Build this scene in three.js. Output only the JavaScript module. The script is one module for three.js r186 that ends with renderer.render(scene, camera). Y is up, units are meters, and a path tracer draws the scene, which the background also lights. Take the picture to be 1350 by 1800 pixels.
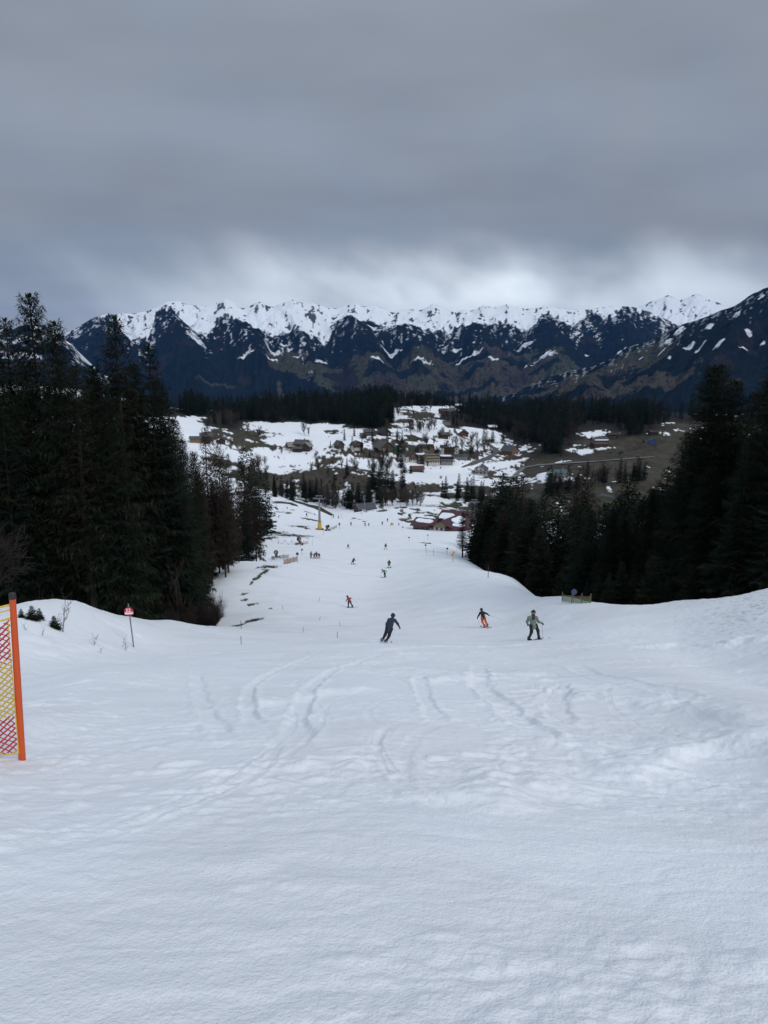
import * as THREE from 'three';
import { mergeGeometries } from 'three/addons/utils/BufferGeometryUtils.js';
import { RoundedBoxGeometry } from 'three/addons/geometries/RoundedBoxGeometry.js';

// ---------------------------------------------------------------- camera, sky, sun, exposure, haze
const scene = new THREE.Scene();
const FOV = 69, PITCH = 11.23 * Math.PI / 180;
const camera = new THREE.PerspectiveCamera(FOV, 0.75, 0.1, 40000);
camera.position.set(0, 0, 0);
camera.rotation.x = -PITCH;
const renderer = new THREE.WebGLRenderer({ antialias: true });
renderer.toneMapping = THREE.LinearToneMapping;
renderer.toneMappingExposure = 1.0;
renderer.shadowMap.enabled = true;

// noise ---------------------------------------------------------------
function rng(seed) {
  let s = seed | 0;
  return () => { s = (s + 0x6d2b79f5) | 0; let t = Math.imul(s ^ (s >>> 15), 1 | s); t = (t + Math.imul(t ^ (t >>> 7), 61 | t)) ^ t; return ((t ^ (t >>> 14)) >>> 0) / 4294967296; };
}
const NT = 256, NV = new Float32Array(NT * NT);
{ const r = rng(77); for (let i = 0; i < NT * NT; i++) NV[i] = r() * 2 - 1; }
function noise(x, y) {
  const xi = Math.floor(x), yi = Math.floor(y);
  let fx = x - xi, fy = y - yi;
  fx = fx * fx * fx * (fx * (fx * 6 - 15) + 10); fy = fy * fy * fy * (fy * (fy * 6 - 15) + 10);
  const x0 = xi & 255, x1 = (xi + 1) & 255, y0 = (yi & 255) << 8, y1 = ((yi + 1) & 255) << 8;
  const a = NV[y0 + x0], b = NV[y0 + x1], c = NV[y1 + x0], d = NV[y1 + x1];
  return a + (b - a) * fx + (c - a + (a - b - c + d) * fx) * fy;
}
function fbm(x, y, oct) {
  let s = 0, a = 0.5;
  for (let i = 0; i < oct; i++) { s += a * noise(x, y); x = x * 2.03 + 17.3; y = y * 2.03 - 9.1; a *= 0.5; }
  return s;
}
const clamp = (v, a, b) => v < a ? a : v > b ? b : v;
const sstep = (a, b, v) => { const t = clamp((v - a) / (b - a), 0, 1); return t * t * (3 - 2 * t); };
const lerp = (a, b, t) => a + (b - a) * t;
function polyline(pts) { // piecewise-linear y(x)
  return (x) => {
    if (x <= pts[0][0]) return pts[0][1];
    for (let i = 1; i < pts.length; i++) if (x <= pts[i][0]) return lerp(pts[i - 1][1], pts[i][1], (x - pts[i - 1][0]) / (pts[i][0] - pts[i - 1][0]));
    return pts[pts.length - 1][1];
  };
}

// sky: one overcast deck all round, brighter overhead, thin near the horizon -------------------------
{
  const W = 2048, H = 1024, data = new Float32Array(W * H * 4);
  for (let r = 0; r < H; r++) {
    const el = ((r + 0.5) / H - 0.5) * Math.PI, deg = el * 180 / Math.PI, se = Math.max(Math.sin(el), 0.0);
    for (let c = 0; c < W; c++) {
      const az = ((c + 0.5) / W - 0.5) * 2 * Math.PI, o = (r * W + c) * 4;
      // the underside of the deck, seen in perspective
      const k = 1 / (se + 0.15), px = Math.cos(az) * Math.cos(el) * k, pz = Math.sin(az) * Math.cos(el) * k;
      const big = fbm(px * 0.42 + 3.1, pz * 0.42 + 8.7, 5), fine = fbm(px * 1.5 - 7, pz * 1.5 + 2, 4);
      // the break between the deck and the peaks: a ragged lower edge that hangs in soft veils
      const hx = Math.cos(az), hz = Math.sin(az);
      const drift = fbm(hx * 2.6 + deg * 0.09 + 31, hz * 2.6 - deg * 0.13 + 4, 4), wisp = fbm(hx * 9 + deg * 0.10 + 3, hz * 9 - deg * 0.17 + 60, 5), band = fbm(hx * 2.2 + 20 + big, deg * 0.24 + hz * 2.2, 5);
      const lobe = Math.pow(0.5 + 0.5 * Math.cos(4 * (az + Math.PI / 2 - 0.10)), 1.5);
      const edge = 5.0 + 1.7 * lobe + 2.2 * drift + 1.3 * wisp;
      const gap = sstep(edge + 3.0, edge - 3.0, deg) * (0.12 + 0.88 * lobe * clamp(0.85 + 0.8 * wisp + 0.5 * drift, 0, 1.3));
      const over = sstep(8, 85, deg);
      let L = 0.322 - 0.078 * sstep(12, 24, deg) + 0.56 * over + 0.13 * big * (1 - 0.7 * over) + 0.045 * fine + 0.042 * band * (1 - over);
      L -= 0.045 * Math.exp(-(((deg - 11.5) / 3.2) ** 2)) * (0.5 + 1.6 * big);
      const warm = clamp(0.5 + 1.6 * fbm(px * 0.8 + 50, pz * 0.8, 3) + 0.5 * wisp, 0, 1);
      let R = L * (0.83 + 0.06 * warm), G = L, B = L * (1.26 - 0.08 * warm);
      const g = gap * 0.62;
      R += g * 0.92; G += g; B += g * 1.03;
      data[o] = R; data[o + 1] = G; data[o + 2] = B; data[o + 3] = 1;
    }
  }
  const t = new THREE.DataTexture(data, W, H, THREE.RGBAFormat, THREE.FloatType);
  t.mapping = THREE.EquirectangularReflectionMapping; t.magFilter = t.minFilter = THREE.LinearFilter; t.needsUpdate = true;
  scene.background = t; scene.environment = t;
}
const sun = new THREE.DirectionalLight(new THREE.Color().setRGB(1, 0.98, 0.955), 1.4);
sun.position.set(470, 620, 520); sun.target.position.set(0, -30, -150);
sun.castShadow = true; sun.shadow.radius = 34;
Object.assign(sun.shadow.camera, { left: -400, right: 400, top: 400, bottom: -400, near: 10, far: 2000 });
sun.shadow.mapSize.set(2048, 2048);
scene.add(sun, sun.target);
scene.fog = new THREE.FogExp2(new THREE.Color().setRGB(0.16, 0.41, 1.0), 1.6e-5);

// ---------------------------------------------------------------- bookkeeping
const used = {};
function numbered(n) { const k = used[n] = (used[n] ?? -1) + 1; return k ? n + '_' + String(k).padStart(3, '0') : n; }
function tag(o, label, category, group) { if (label) o.userData.label = label; if (category) o.userData.category = category; if (group) o.userData.group = group; return o; }
function structure(o) { o.userData.kind = 'structure'; return o; }
function thing(name, label, category, group) { const o = new THREE.Group(); o.name = numbered(name); scene.add(o); return tag(o, label, category, group); }
function part(name, geo, mat, parent, label) {
  const m = new THREE.Mesh(geo, mat); m.name = name; m.castShadow = m.receiveShadow = true; parent.add(m);
  if (label) m.userData.label = label;
  return m;
}
function topMesh(name, geo, mat, label, category, group) {
  const m = new THREE.Mesh(geo, mat); m.name = numbered(name); m.castShadow = m.receiveShadow = true; scene.add(m);
  return tag(m, label, category, group);
}
function cloneThing(src, label, group) {
  const o = src.clone(); o.name = numbered(src.userData.baseName || src.name.replace(/_\d{3}$/, '')); o.userData = { ...src.userData };
  if (label) o.userData.label = label;
  if (group) o.userData.group = group;
  scene.add(o); return o;
}
const rgb = (r, g, b) => new THREE.Color().setRGB(r, g, b);
const mats = {};
function mat(r, g, b, rough = 0.85, extra = {}) {
  const k = [r, g, b, rough, JSON.stringify(extra)].join();
  return mats[k] ??= new THREE.MeshStandardMaterial({ color: rgb(r, g, b), roughness: rough, ...extra });
}

// ---------------------------------------------------------------- from the photograph's pixels (1350 x 1800) to places
const F = 900 / Math.tan(FOV * Math.PI / 360), CP = Math.cos(PITCH), SP = Math.sin(PITCH);
const slopeOf = (Y) => { const b = (900 - Y) / F; return (b * CP - SP) / (CP + b * SP); };   // height over distance of the sight line
const heightAt = (Y, D) => D * slopeOf(Y);
const xAt = (X, D, y) => (X - 675) / F * (D * CP - y * SP);
// ---------------------------------------------------------------- the lie of the land
// fall of the piste along the middle line: distance, height
const PROF = [[0, -1.65], [2.5, -2.5], [8, -4.45], [20, -8.6], [35, -13.75], [44, -16.9], [50, -19.1], [70, -25.3], [95, -31.5], [139, -40.6], [205, -51], [290, -64], [350, -74], [400, -80], [425, -81.6], [455, -87], [490, -92], [560, -90.5], [640, -90], [700, -79], [760, -70], [850, -61], [1000, -56], [1100, -53], [1200, -75], [1500, -240], [2200, -480], [3500, -640], [6000, -690], [20000, -700]];
const prof = (() => { // monotone cubic
  const n = PROF.length, h = [], d = [], m = new Array(n).fill(0);
  for (let i = 0; i < n - 1; i++) { h[i] = PROF[i + 1][0] - PROF[i][0]; d[i] = (PROF[i + 1][1] - PROF[i][1]) / h[i]; }
  for (let i = 1; i < n - 1; i++) m[i] = d[i - 1] * d[i] <= 0 ? 0 : 2 * d[i - 1] * d[i] / (d[i - 1] + d[i]);
  m[0] = d[0]; m[n - 1] = d[n - 2];
  return (x) => {
    if (x <= 0) return PROF[0][1] + d[0] * x * Math.exp(x / 900);
    let i = 0; while (i < n - 2 && x > PROF[i + 1][0]) i++;
    const t = (x - PROF[i][0]) / h[i], t2 = t * t, t3 = t2 * t;
    return PROF[i][1] * (2 * t3 - 3 * t2 + 1) + m[i] * h[i] * (t3 - 2 * t2 + t) + PROF[i + 1][1] * (3 * t2 - 2 * t3) + m[i + 1] * h[i] * (t3 - t2);
  };
})();
// seen points of the ground: pixel x, pixel y, distance
const SEEN = [[0, 1350, 7.8], [0, 1240, 14], [0, 1150, 27], [100, 1140, 30], [230, 1137, 36], [50, 1062, 36], [50, 1110, 31], [130, 1060, 40], [130, 1110, 34], [235, 1083, 46], [300, 1090, 52], [300, 1125, 43], [380, 1100, 60],
  [420, 1090, 80], [375, 1040, 105], [375, 988, 150], [430, 988, 150], [490, 986, 152], [500, 1000, 130], [500, 1040, 102], [455, 952, 215], [455, 940, 255], [455, 930, 285], [465, 872, 430], [520, 885, 400], [590, 908, 382], [560, 930, 290],
  [350, 740, 800], [350, 790, 640], [420, 830, 560], [100, 750, 650], [0, 740, 700], [675, 850, 570], [600, 822, 620], [600, 785, 700], [600, 757, 800], [600, 737, 880], [720, 717, 1000],
  [830, 832, 640], [830, 858, 545], [760, 792, 720], [850, 802, 720], [900, 775, 800], [950, 800, 690], [1050, 800, 640], [1050, 772, 730], [1040, 752, 800], [1000, 832, 520], [1140, 760, 720], [1130, 832, 480], [450, 737, 900], [850, 747, 900],
  [1350, 1036, 50], [1350, 1130, 27], [1350, 1210, 17], [1350, 1350, 8.2], [1200, 1058, 55], [1200, 1130, 33], [1100, 1065, 60], [1040, 1058, 67], [1000, 1050, 76], [900, 1016, 115], [850, 1003, 141], [822, 985, 171],
  [835, 931, 300], [760, 933, 300], [745, 897, 412], [690, 893, 425], [900, 1090, 65], [1000, 1090, 52]];
// ground hidden behind crests: pixel x, distance, height
const HIDDEN = [[50, 48, -17], [130, 54, -20], [235, 62, -24.5], [300, 68, -26.5], [372, 75, -27.6], [0, 70, -23], [-100, 60, -18], [150, 90, -31], [250, 110, -36], [340, 110, -35.5], [400, 178, -49], [460, 178, -49], [350, 200, -52], [200, 200, -50], [0, 150, -42],
  [465, 480, -88], [560, 450, -94], [640, 470, -93], [350, 450, -83], [200, 350, -70], [350, 300, -66],
  [1350, 66, -22.5], [1200, 70, -25.5], [1100, 76, -28.5], [1000, 97, -34.5], [900, 142, -44], [855, 182, -51], [835, 240, -60], [1000, 200, -60], [1100, 250, -64], [1250, 120, -36], [1350, 120, -34], [1500, 60, -17],
  [835, 430, -85], [900, 400, -80], [1000, 400, -75], [1150, 400, -68], [690, 1100, -53], [690, 1230, -85], [450, 1010, -59], [350, 950, -55], [850, 1080, -62], [1000, 1000, -60], [1140, 900, -53], [350, 1200, -110], [1000, 1230, -110], [1150, 1150, -100]];
const CU = 4.2, uOf = (x, D) => CU * clamp(x / (D + 12), -1.3, 1.3), wOf = (D) => Math.log(D + 9);
const ctrl = [];
for (const [X, Y, D] of SEEN) { const y = heightAt(Y, D), x = xAt(X, D, y); ctrl.push([uOf(x, D), wOf(D), y - prof(D), D]); }
for (const [X, D, y] of HIDDEN) { const x = xAt(X, D, y); ctrl.push([uOf(x, D), wOf(D), y - prof(D), D]); }
for (const D of [2, 5, 10, 20, 50, 95, 139, 205, 1700, 4000, 16000]) for (const u of (D > 1500 ? [-1.2, 0, 1.2] : D > 25 ? [0] : [-0.25, 0, 0.25])) ctrl.push([u * CU, wOf(D), 0, D]);
for (const D of [15, 60, 250, 900]) { ctrl.push([-1.1 * CU, wOf(D), D * 0.05, D]); ctrl.push([1.1 * CU, wOf(D), D * 0.06, D]); }
const NC = ctrl.length, scaleOf = (D) => Math.max(D, 6);
{ // thin-plate spline through the residuals (in units of distance, so that near and far bend alike)
  const n = NC + 3, A = [];
  const ker = (r2) => r2 < 1e-9 ? 0 : 0.5 * r2 * Math.log(r2);
  for (let i = 0; i < NC; i++) {
    const row = new Float64Array(n + 1);
    for (let j = 0; j < NC; j++) { const du = ctrl[i][0] - ctrl[j][0], dw = ctrl[i][1] - ctrl[j][1]; row[j] = ker(du * du + dw * dw); }
    row[i] += 1e-5;
    row[NC] = 1; row[NC + 1] = ctrl[i][0]; row[NC + 2] = ctrl[i][1]; row[n] = ctrl[i][2] / scaleOf(ctrl[i][3]);
    A.push(row);
  }
  for (let k = 0; k < 3; k++) { const row = new Float64Array(n + 1); for (let j = 0; j < NC; j++) row[j] = k ? ctrl[j][k - 1] : 1; A.push(row); }
  for (let c = 0; c < n; c++) {
    let p = c; for (let r = c + 1; r < n; r++) if (Math.abs(A[r][c]) > Math.abs(A[p][c])) p = r;
    [A[c], A[p]] = [A[p], A[c]];
    for (let r = 0; r < n; r++) if (r !== c) { const f = A[r][c] / A[c][c]; if (f) for (let k = c; k <= n; k++) A[r][k] -= f * A[c][k]; }
  }
  ctrl.coef = A.map((row, i) => row[n] / row[i]);
}
const CUa = Float64Array.from(ctrl.map((c) => c[0])), CWa = Float64Array.from(ctrl.map((c) => c[1])), COa = Float64Array.from(ctrl.coef);
function land(x, D) {
  const d = Math.max(D, 0.5), u = uOf(x, d), w = wOf(d);
  let s = COa[NC] + COa[NC + 1] * u + COa[NC + 2] * w;
  for (let i = 0; i < NC; i++) { const du = u - CUa[i], dw = w - CWa[i], r2 = du * du + dw * dw; if (r2 > 1e-9) s += COa[i] * 0.5 * r2 * Math.log(r2); }
  let h = prof(D) + s * scaleOf(d) * Math.exp(Math.min(0, D) / 20);
  // rolls of the meadows and the piste
  const roll = sstep(60, 200, d);
  if (roll > 0) h += roll * (0.9 * fbm(x / 38 + 4, D / 38, 3) + 0.35 * fbm(x / 9, D / 9 + 30, 2)) * (d > 450 ? 1.6 : 0.55);
  return h;
}
function hit(X, Y) { // where the sight line through a pixel meets the land
  const s = slopeOf(Y);
  let D0 = 1.2, D = 1.2;
  for (; D < 3000; D *= 1.006) { const y = D * s; if (y < land(xAt(X, D, y), D)) break; D0 = D; }
  for (let i = 0; i < 18; i++) { const m = (D0 + D) / 2, y = m * s; if (y < land(xAt(X, m, y), m)) D = m; else D0 = m; }
  const y = D * s, x = xAt(X, D, y);
  return { x, y: land(x, D), D, z: -D };
}
function onLand(X, D) { // the ground under a pixel column at a given distance
  let y = prof(D), x = 0;
  for (let i = 0; i < 4; i++) { x = xAt(X, D, y); y = land(x, D); }
  return { x, y, D, z: -D };
}
const metresPerPixel = (D) => D / F;

// ---- bare ground: blobs laid on the land; [pixel x, pixel y, half width, half height] of the patch as it shows
function blobs(list) {
  return list.map(([X, Y, rx, ry, k = 1]) => {
    const c = hit(X, Y), a = hit(X, Y - ry), b = hit(X, Y + ry);
    return { x: c.x, D: (a.D + b.D) / 2, rx: rx * metresPerPixel(c.D), rd: Math.max(0.6, Math.abs(a.D - b.D) / 2), k };
  });
}
const BARE = blobs([[424, 762, 40, 10], [375, 768, 25, 10], [452, 783, 58, 4], [495, 803, 15, 4], [570, 810, 24, 7], [580, 759, 20, 4], [648, 797, 52, 9], [690, 783, 50, 7], [555, 847, 95, 19, 1.25], [640, 850, 60, 18], [460, 845, 60, 14], [665, 774, 30, 5], [736, 729, 29, 8], [712, 740, 15, 5], [730, 771, 20, 8], [748, 859, 48, 9],
  [770, 800, 55, 14], [828, 797, 26, 7], [930, 803, 46, 8], [917, 768, 17, 10], [1075, 806, 130, 34, 1.45], [1110, 775, 60, 14, 1.3], [1000, 800, 40, 12, 1.2], [860, 862, 60, 10], [790, 872, 60, 6], [985, 868, 140, 24, 1.4], [900, 884, 90, 22, 1.4], [1090, 884, 100, 28, 1.5], [1150, 792, 90, 34, 1.4], [1270, 765, 150, 44, 1.4], [1090, 830, 90, 20, 1.5], [1010, 800, 50, 14, 1.2], [1100, 742, 60, 10], [700, 870, 40, 8], [395, 815, 30, 6],
  [470, 996, 15, 3.2], [455, 1012, 4.5, 12], [428, 1043, 7, 2.2], [440, 1062, 10, 2.5], [445, 1091, 14, 2.4], [418, 1099, 13, 2.2], [432, 1054, 5, 2], [372, 1052, 7, 1.8], [475, 1070, 4, 1.2], [500, 940, 46, 2.2], [478, 937, 26, 2.0], [470, 946, 16, 3.2], [545, 913, 15, 1.4], [525, 925, 18, 1.4], [540, 929, 8, 1.0], [500, 884, 26, 2], [540, 881, 30, 1.5], [470, 908, 10, 1]]);
const SNOWY = blobs([[1036, 760, 22, 8], [1022, 793, 20, 6], [1048, 752, 14, 4], [1140, 758, 11, 5], [970, 838, 22, 12], [1005, 790, 12, 4], [515, 800, 40, 12], [600, 775, 40, 6], [520, 845, 8, 4], [505, 855, 7, 5], [518, 862, 6, 4], [610, 858, 6, 3], [660, 815, 40, 6], [840, 818, 70, 6], [780, 838, 55, 8], [900, 812, 40, 3], [850, 850, 20, 3], [765, 876, 22, 6], [1060, 788, 14, 1.6], [985, 812, 12, 1.5], [905, 760, 16, 3]]);
function blobField(B, x, D) {
  let m = -9;
  for (const b of B) { const dx = (x - b.x) / b.rx, dd = (D - b.D) / b.rd; if (dx > 2 || dx < -2 || dd > 2 || dd < -2) continue; const v = b.k - Math.sqrt(dx * dx + dd * dd); if (v > m) m = v; }
  return m;
}
// ---- marks of skis and edges in the near snow: polylines in pixels, laid on the land
const marks = [];
function mark(kind, pts, width, depth) {
  const P = [];
  for (let i = 0; i < pts.length - 1; i++) for (let k = 0; k < 6; k++) { // smooth through the points
    const p0 = pts[Math.max(0, i - 1)], p1 = pts[i], p2 = pts[i + 1], p3 = pts[Math.min(pts.length - 1, i + 2)], t = k / 6;
    const q = (j) => 0.5 * (2 * p1[j] + (p2[j] - p0[j]) * t + (2 * p0[j] - 5 * p1[j] + 4 * p2[j] - p3[j]) * t * t + (3 * p1[j] - p0[j] - 3 * p2[j] + p3[j]) * t * t * t);
    P.push(hit(q(0), q(1)));
  }
  P.push(hit(...pts[pts.length - 1]));
  const xs = P.map((p) => p.x), ds = P.map((p) => p.D), R = width * 3.2;
  marks.push({ kind, P, width, depth, x0: Math.min(...xs) - R, x1: Math.max(...xs) + R, d0: Math.min(...ds) - R, d1: Math.max(...ds) + R });
}
// grooves left by single skis and skidded bands
mark('groove', [[345, 1178], [349, 1215], [368, 1262], [402, 1308]], 0.17, 0.047);
mark('groove', [[452, 1282], [434, 1240], [447, 1203], [490, 1178], [578, 1140]], 0.15, 0.049);
mark('groove', [[530, 1318], [522, 1282], [533, 1236], [566, 1192], [620, 1166], [690, 1143]], 0.17, 0.049);
mark('groove', [[736, 1190], [746, 1228], [775, 1275]], 0.17, 0.034);
mark('groove', [[845, 1165], [842, 1196], [858, 1222], [940, 1286], [1050, 1325], [1120, 1340]], 0.28, 0.058);
mark('groove', [[990, 1206], [975, 1240], [985, 1275]], 0.26, 0.038);
mark('groove', [[1005, 1170], [1060, 1190], [1150, 1215], [1240, 1232]], 0.26, 0.034);
mark('groove', [[250, 1150], [400, 1147], [560, 1138]], 0.31, 0.042);
mark('groove', [[640, 1290], [760, 1330], [830, 1420]], 0.26, 0.021);
// lips: ridges of pushed-up snow, long side towards the camera
mark('lip', [[870, 1425], [905, 1385], [950, 1372], [1010, 1376], [1065, 1384]], 0.50, 0.084);
mark('lip', [[1085, 1372], [1150, 1344], [1205, 1320], [1260, 1309], [1340, 1303]], 0.45, 0.112);
mark('lip', [[735, 1204], [785, 1199], [850, 1190], [920, 1196], [992, 1199]], 0.41, 0.089);
mark('lip', [[790, 1190], [850, 1183], [930, 1186], [980, 1185]], 0.37, 0.066);
mark('lip', [[1110, 1234], [1160, 1245], [1240, 1252], [1345, 1262]], 0.41, 0.095);
mark('lip', [[450, 1247], [520, 1230], [600, 1219], [668, 1214]], 0.41, 0.079);
mark('lip', [[1270, 1138], [1310, 1128], [1350, 1126]], 0.54, 0.125);
mark('lip', [[1120, 1142], [1200, 1136], [1290, 1142]], 0.54, 0.084);
mark('lip', [[300, 1160], [360, 1150], [430, 1146]], 0.54, 0.084);
mark('lip', [[640, 1165], [700, 1152], [760, 1146]], 0.64, 0.056);
mark('lip', [[985, 1222], [1010, 1216], [1030, 1228], [1110, 1240]], 0.45, 0.079);
mark('lip', [[640, 1145], [740, 1137], [860, 1139], [960, 1132]], 0.64, 0.079);
mark('lip', [[60, 1150], [160, 1140], [240, 1142]], 0.64, 0.089);
// single passes of skis: pairs of shallow arcs that cross the slope
{
  const r = rng(314);
  for (let i = 0; i < 46; i++) {
    const D = 4 + 42 * Math.pow(r(), 1.2), x = (r() - 0.5) * (8 + D * 0.95), way = r() < 0.5 ? 1 : -1, bend = way * (0.05 + 0.14 * r()), gap = 0.16 + 0.2 * r(), n = 14, len = 5 + 9 * r(), depth = 0.004 + 0.006 * r(), w = 0.05 + 0.05 * r();
    for (const o of [0, gap]) {
      let a = (r() - 0.5) * 0.1 - way * (0.5 + 0.7 * r() * 0.3) * 0.9, px = x + o, pd = D; const P = [];
      for (let k = 0; k <= n; k++) { P.push({ x: px, D: pd }); px += Math.sin(a) * len / n; pd += Math.cos(a) * len / n; a += bend * len / n; }
      const xs = P.map((p) => p.x), ds = P.map((p) => p.D), R = w * 3.2;
      marks.push({ kind: 'groove', P, width: w, depth, x0: Math.min(...xs) - R, x1: Math.max(...xs) + R, d0: Math.min(...ds) - R, d1: Math.max(...ds) + R });
    }
  }
}
function markHeight(x, D) {
  let h = 0;
  for (const m of marks) {
    if (x < m.x0 || x > m.x1 || D < m.d0 || D > m.d1) continue;
    let best = 1e9, side = 0, at = 0;
    const P = m.P;
    for (let i = 0; i < P.length - 1; i++) {
      const ax = P[i].x, ad = P[i].D, bx = P[i + 1].x - ax, bd = P[i + 1].D - ad, L2 = bx * bx + bd * bd;
      const t = clamp(((x - ax) * bx + (D - ad) * bd) / L2, 0, 1), ex = x - ax - bx * t, ed = D - ad - bd * t, q = ex * ex + ed * ed;
      if (q < best) { best = q; side = Math.sign(bx * ed - bd * ex); at = (i + t) / (P.length - 1); }
    }
    const w = m.width * (1 + 0.35 * noise(x * 2.1 + 7, D * 2.1)), d = Math.sqrt(best) / w, end = sstep(0, 0.14, at) * sstep(1, 0.8, at);
    if (m.kind === 'groove') {
      if (d < 3) h += m.depth * end * (-Math.exp(-Math.pow(d, 6) * 1.6) + (side < 0 ? 0.55 : 0.3) * Math.exp(-((d - 1.25) ** 2) * 6));
    } else {
      const s = side * (P[P.length - 1].x > P[0].x ? 1 : -1); // > 0: beyond the crest
      if (d < 3) h += m.depth * end * (s > 0 ? Math.exp(-d * d * 0.5) : Math.exp(-d * d * 2.4)) * (1 + 0.35 * noise(x * 2.3, D * 2.3 + 9) + 0.30 * fbm(x / 0.22, D / 0.2 + 5, 3));
    }
  }
  return h;
}
function snowRelief(x, D) {
  if (D > 320 || D < -10) return 0;
  const mid = sstep(40, 75, D) * sstep(320, 200, D);
  if (D > 130) return mid * (0.13 * fbm(x / 5.5 + 2, D / 2.6, 3) + 0.06 * fbm(x / 1.5, D / 1.0 + 8, 2));
  const near = sstep(130, 45, D), dd = D;
  const wx = x + 0.5 * noise(x * 0.35, D * 0.35 + 60), wd = dd + 0.6 * noise(x * 0.3 + 20, D * 0.3);
  let h = 0.15 * fbm(wx / 6.5, wd / 5.2 + 4, 3);
  const rough = sstep(-0.22, 0.22, fbm(wx / 2.7 + 33, wd / 2.3 + 70, 3));
  h += 0.025 * fbm(wx / 1.5 + 11, wd / 0.85, 3) + (0.008 + 0.020 * rough) * fbm(wx / 0.30, wd / 0.20 + 8, 3);
  const clod = fbm(wx / 0.5 + 40, wd / 0.36, 3), patch = sstep(-0.05, 0.28, fbm(wx / 3.1 + 70, wd / 2.6, 2));
  h += 0.075 * Math.max(0, clod - 0.06) * (0.25 + patch);
  h -= 0.028 * Math.max(0, 0.10 - Math.abs(fbm(wx / 1.1 + 90, wd / 0.33, 2))) * 6 * 0.35;
  if (D < 25) h += sstep(25, 8, D) * (0.3 + rough) * (0.008 * fbm(x / 0.085, D / 0.06, 2) + 0.02 * Math.max(0, fbm(x / 0.16 + 5, D / 0.11, 2) - 0.12));
  if (mid > 0) h += mid / Math.max(near, 0.05) * (0.13 * fbm(x / 5.5 + 2, D / 2.6, 3) + 0.06 * fbm(x / 1.5, D / 1.0 + 8, 2));
  return near * h + markHeight(x, D);
}

function inside(poly, X, Y) { let c = false; for (let i = 0, j = poly.length - 1; i < poly.length; j = i++) { const [a, b] = poly[i], [d, e] = poly[j]; if ((b > Y) !== (e > Y) && X < (d - a) * (Y - b) / (e - b) + a) c = !c; } return c; }
function hitFrom(X, Y, from) { // as hit(), for places known to lie beyond a distance
  const s = slopeOf(Y); let D0 = from, D = from;
  for (; D < 2500; D *= 1.008) { const y = D * s; if (y < land(xAt(X, D, y), D)) break; D0 = D; }
  for (let i = 0; i < 9; i++) { const m = (D0 + D) / 2, y = m * s; if (y < land(xAt(X, m, y), m)) D = m; else D0 = m; }
  const x = xAt(X, D, D * s); return { x, y: land(x, D), D, z: -D };
}
// where the woods of the ridge stand: outlines in pixels of the trees' feet, number of trees, heights, share of leafless trees
const WOODS = [
  [[[325, 714], [560, 704], [560, 744], [520, 740], [470, 742], [440, 738], [400, 738], [395, 730], [325, 730]], 760, 14, 24, 0.22],
  [[[350, 716], [430, 716], [430, 748], [390, 752], [370, 745]], 60, 13, 20, 0.55],
  [[[550, 704], [600, 702], [690, 702], [692, 746], [660, 752], [600, 745], [560, 738]], 620, 15, 26, 0.14],
  [[[555, 700], [650, 698], [650, 716], [555, 722]], 110, 15, 21, 0.9],
  [[[625, 700], [790, 703], [800, 713], [745, 712], [690, 716]], 330, 14, 24, 0.12],
  [[[805, 704], [1160, 704], [1160, 746], [1040, 742], [1010, 752], [990, 776], [985, 799], [955, 799], [950, 778], [925, 778], [900, 760], [860, 752], [825, 744], [808, 730]], 1350, 14, 25, 0.2],
  [[[800, 720], [870, 728], [880, 756], [825, 750], [805, 740]], 80, 10, 17, 0.8],
  [[[985, 745], [1050, 728], [1150, 735], [1150, 752], [1090, 748], [1060, 742], [1020, 756], [1000, 785]], 110, 10, 16, 0.85],
  [[[1084, 748], [1128, 746], [1130, 764], [1090, 764]], 26, 14, 18, 0.05],
  [[[770, 726], [800, 722], [804, 748], [790, 756]], 14, 9, 14, 0.6],
  [[[1160, 704], [1480, 700], [1480, 740], [1160, 742]], 330, 14, 22, 0.2],
  [[[-150, 706], [325, 708], [325, 728], [-150, 728]], 420, 14, 22, 0.2],
];
let WOODED = null;
{
  const cell = 16, grid = new Map(), key = (x, D) => Math.round(x / cell) * 4096 + Math.round(D / cell), rw = rng(91);
  for (const [poly] of WOODS) { const xs = poly.map((p) => p[0]), ys = poly.map((p) => p[1]), x0 = Math.min(...xs), x1 = Math.max(...xs), y0 = Math.min(...ys), y1 = Math.max(...ys);
    for (let X = x0; X <= x1; X += 9) for (let Y = y0; Y <= y1; Y += 1.6) if (inside(poly, X, Y)) { const p = hitFrom(X, Y, 500); grid.set(key(p.x, p.D), 1); } }
  const at = (x, D) => grid.has(key(x, D)) ? 1 : 0;
  WOODED = (x, D) => { if (D < 560 || D > 1300) return 0; const i = Math.floor(x / cell), j = Math.floor(D / cell), fx = x / cell - i, fd = D / cell - j; return lerp(lerp(at(i * cell, j * cell), at((i + 1) * cell, j * cell), fx), lerp(at(i * cell, (j + 1) * cell), at((i + 1) * cell, (j + 1) * cell), fx), fd); };
}
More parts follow.
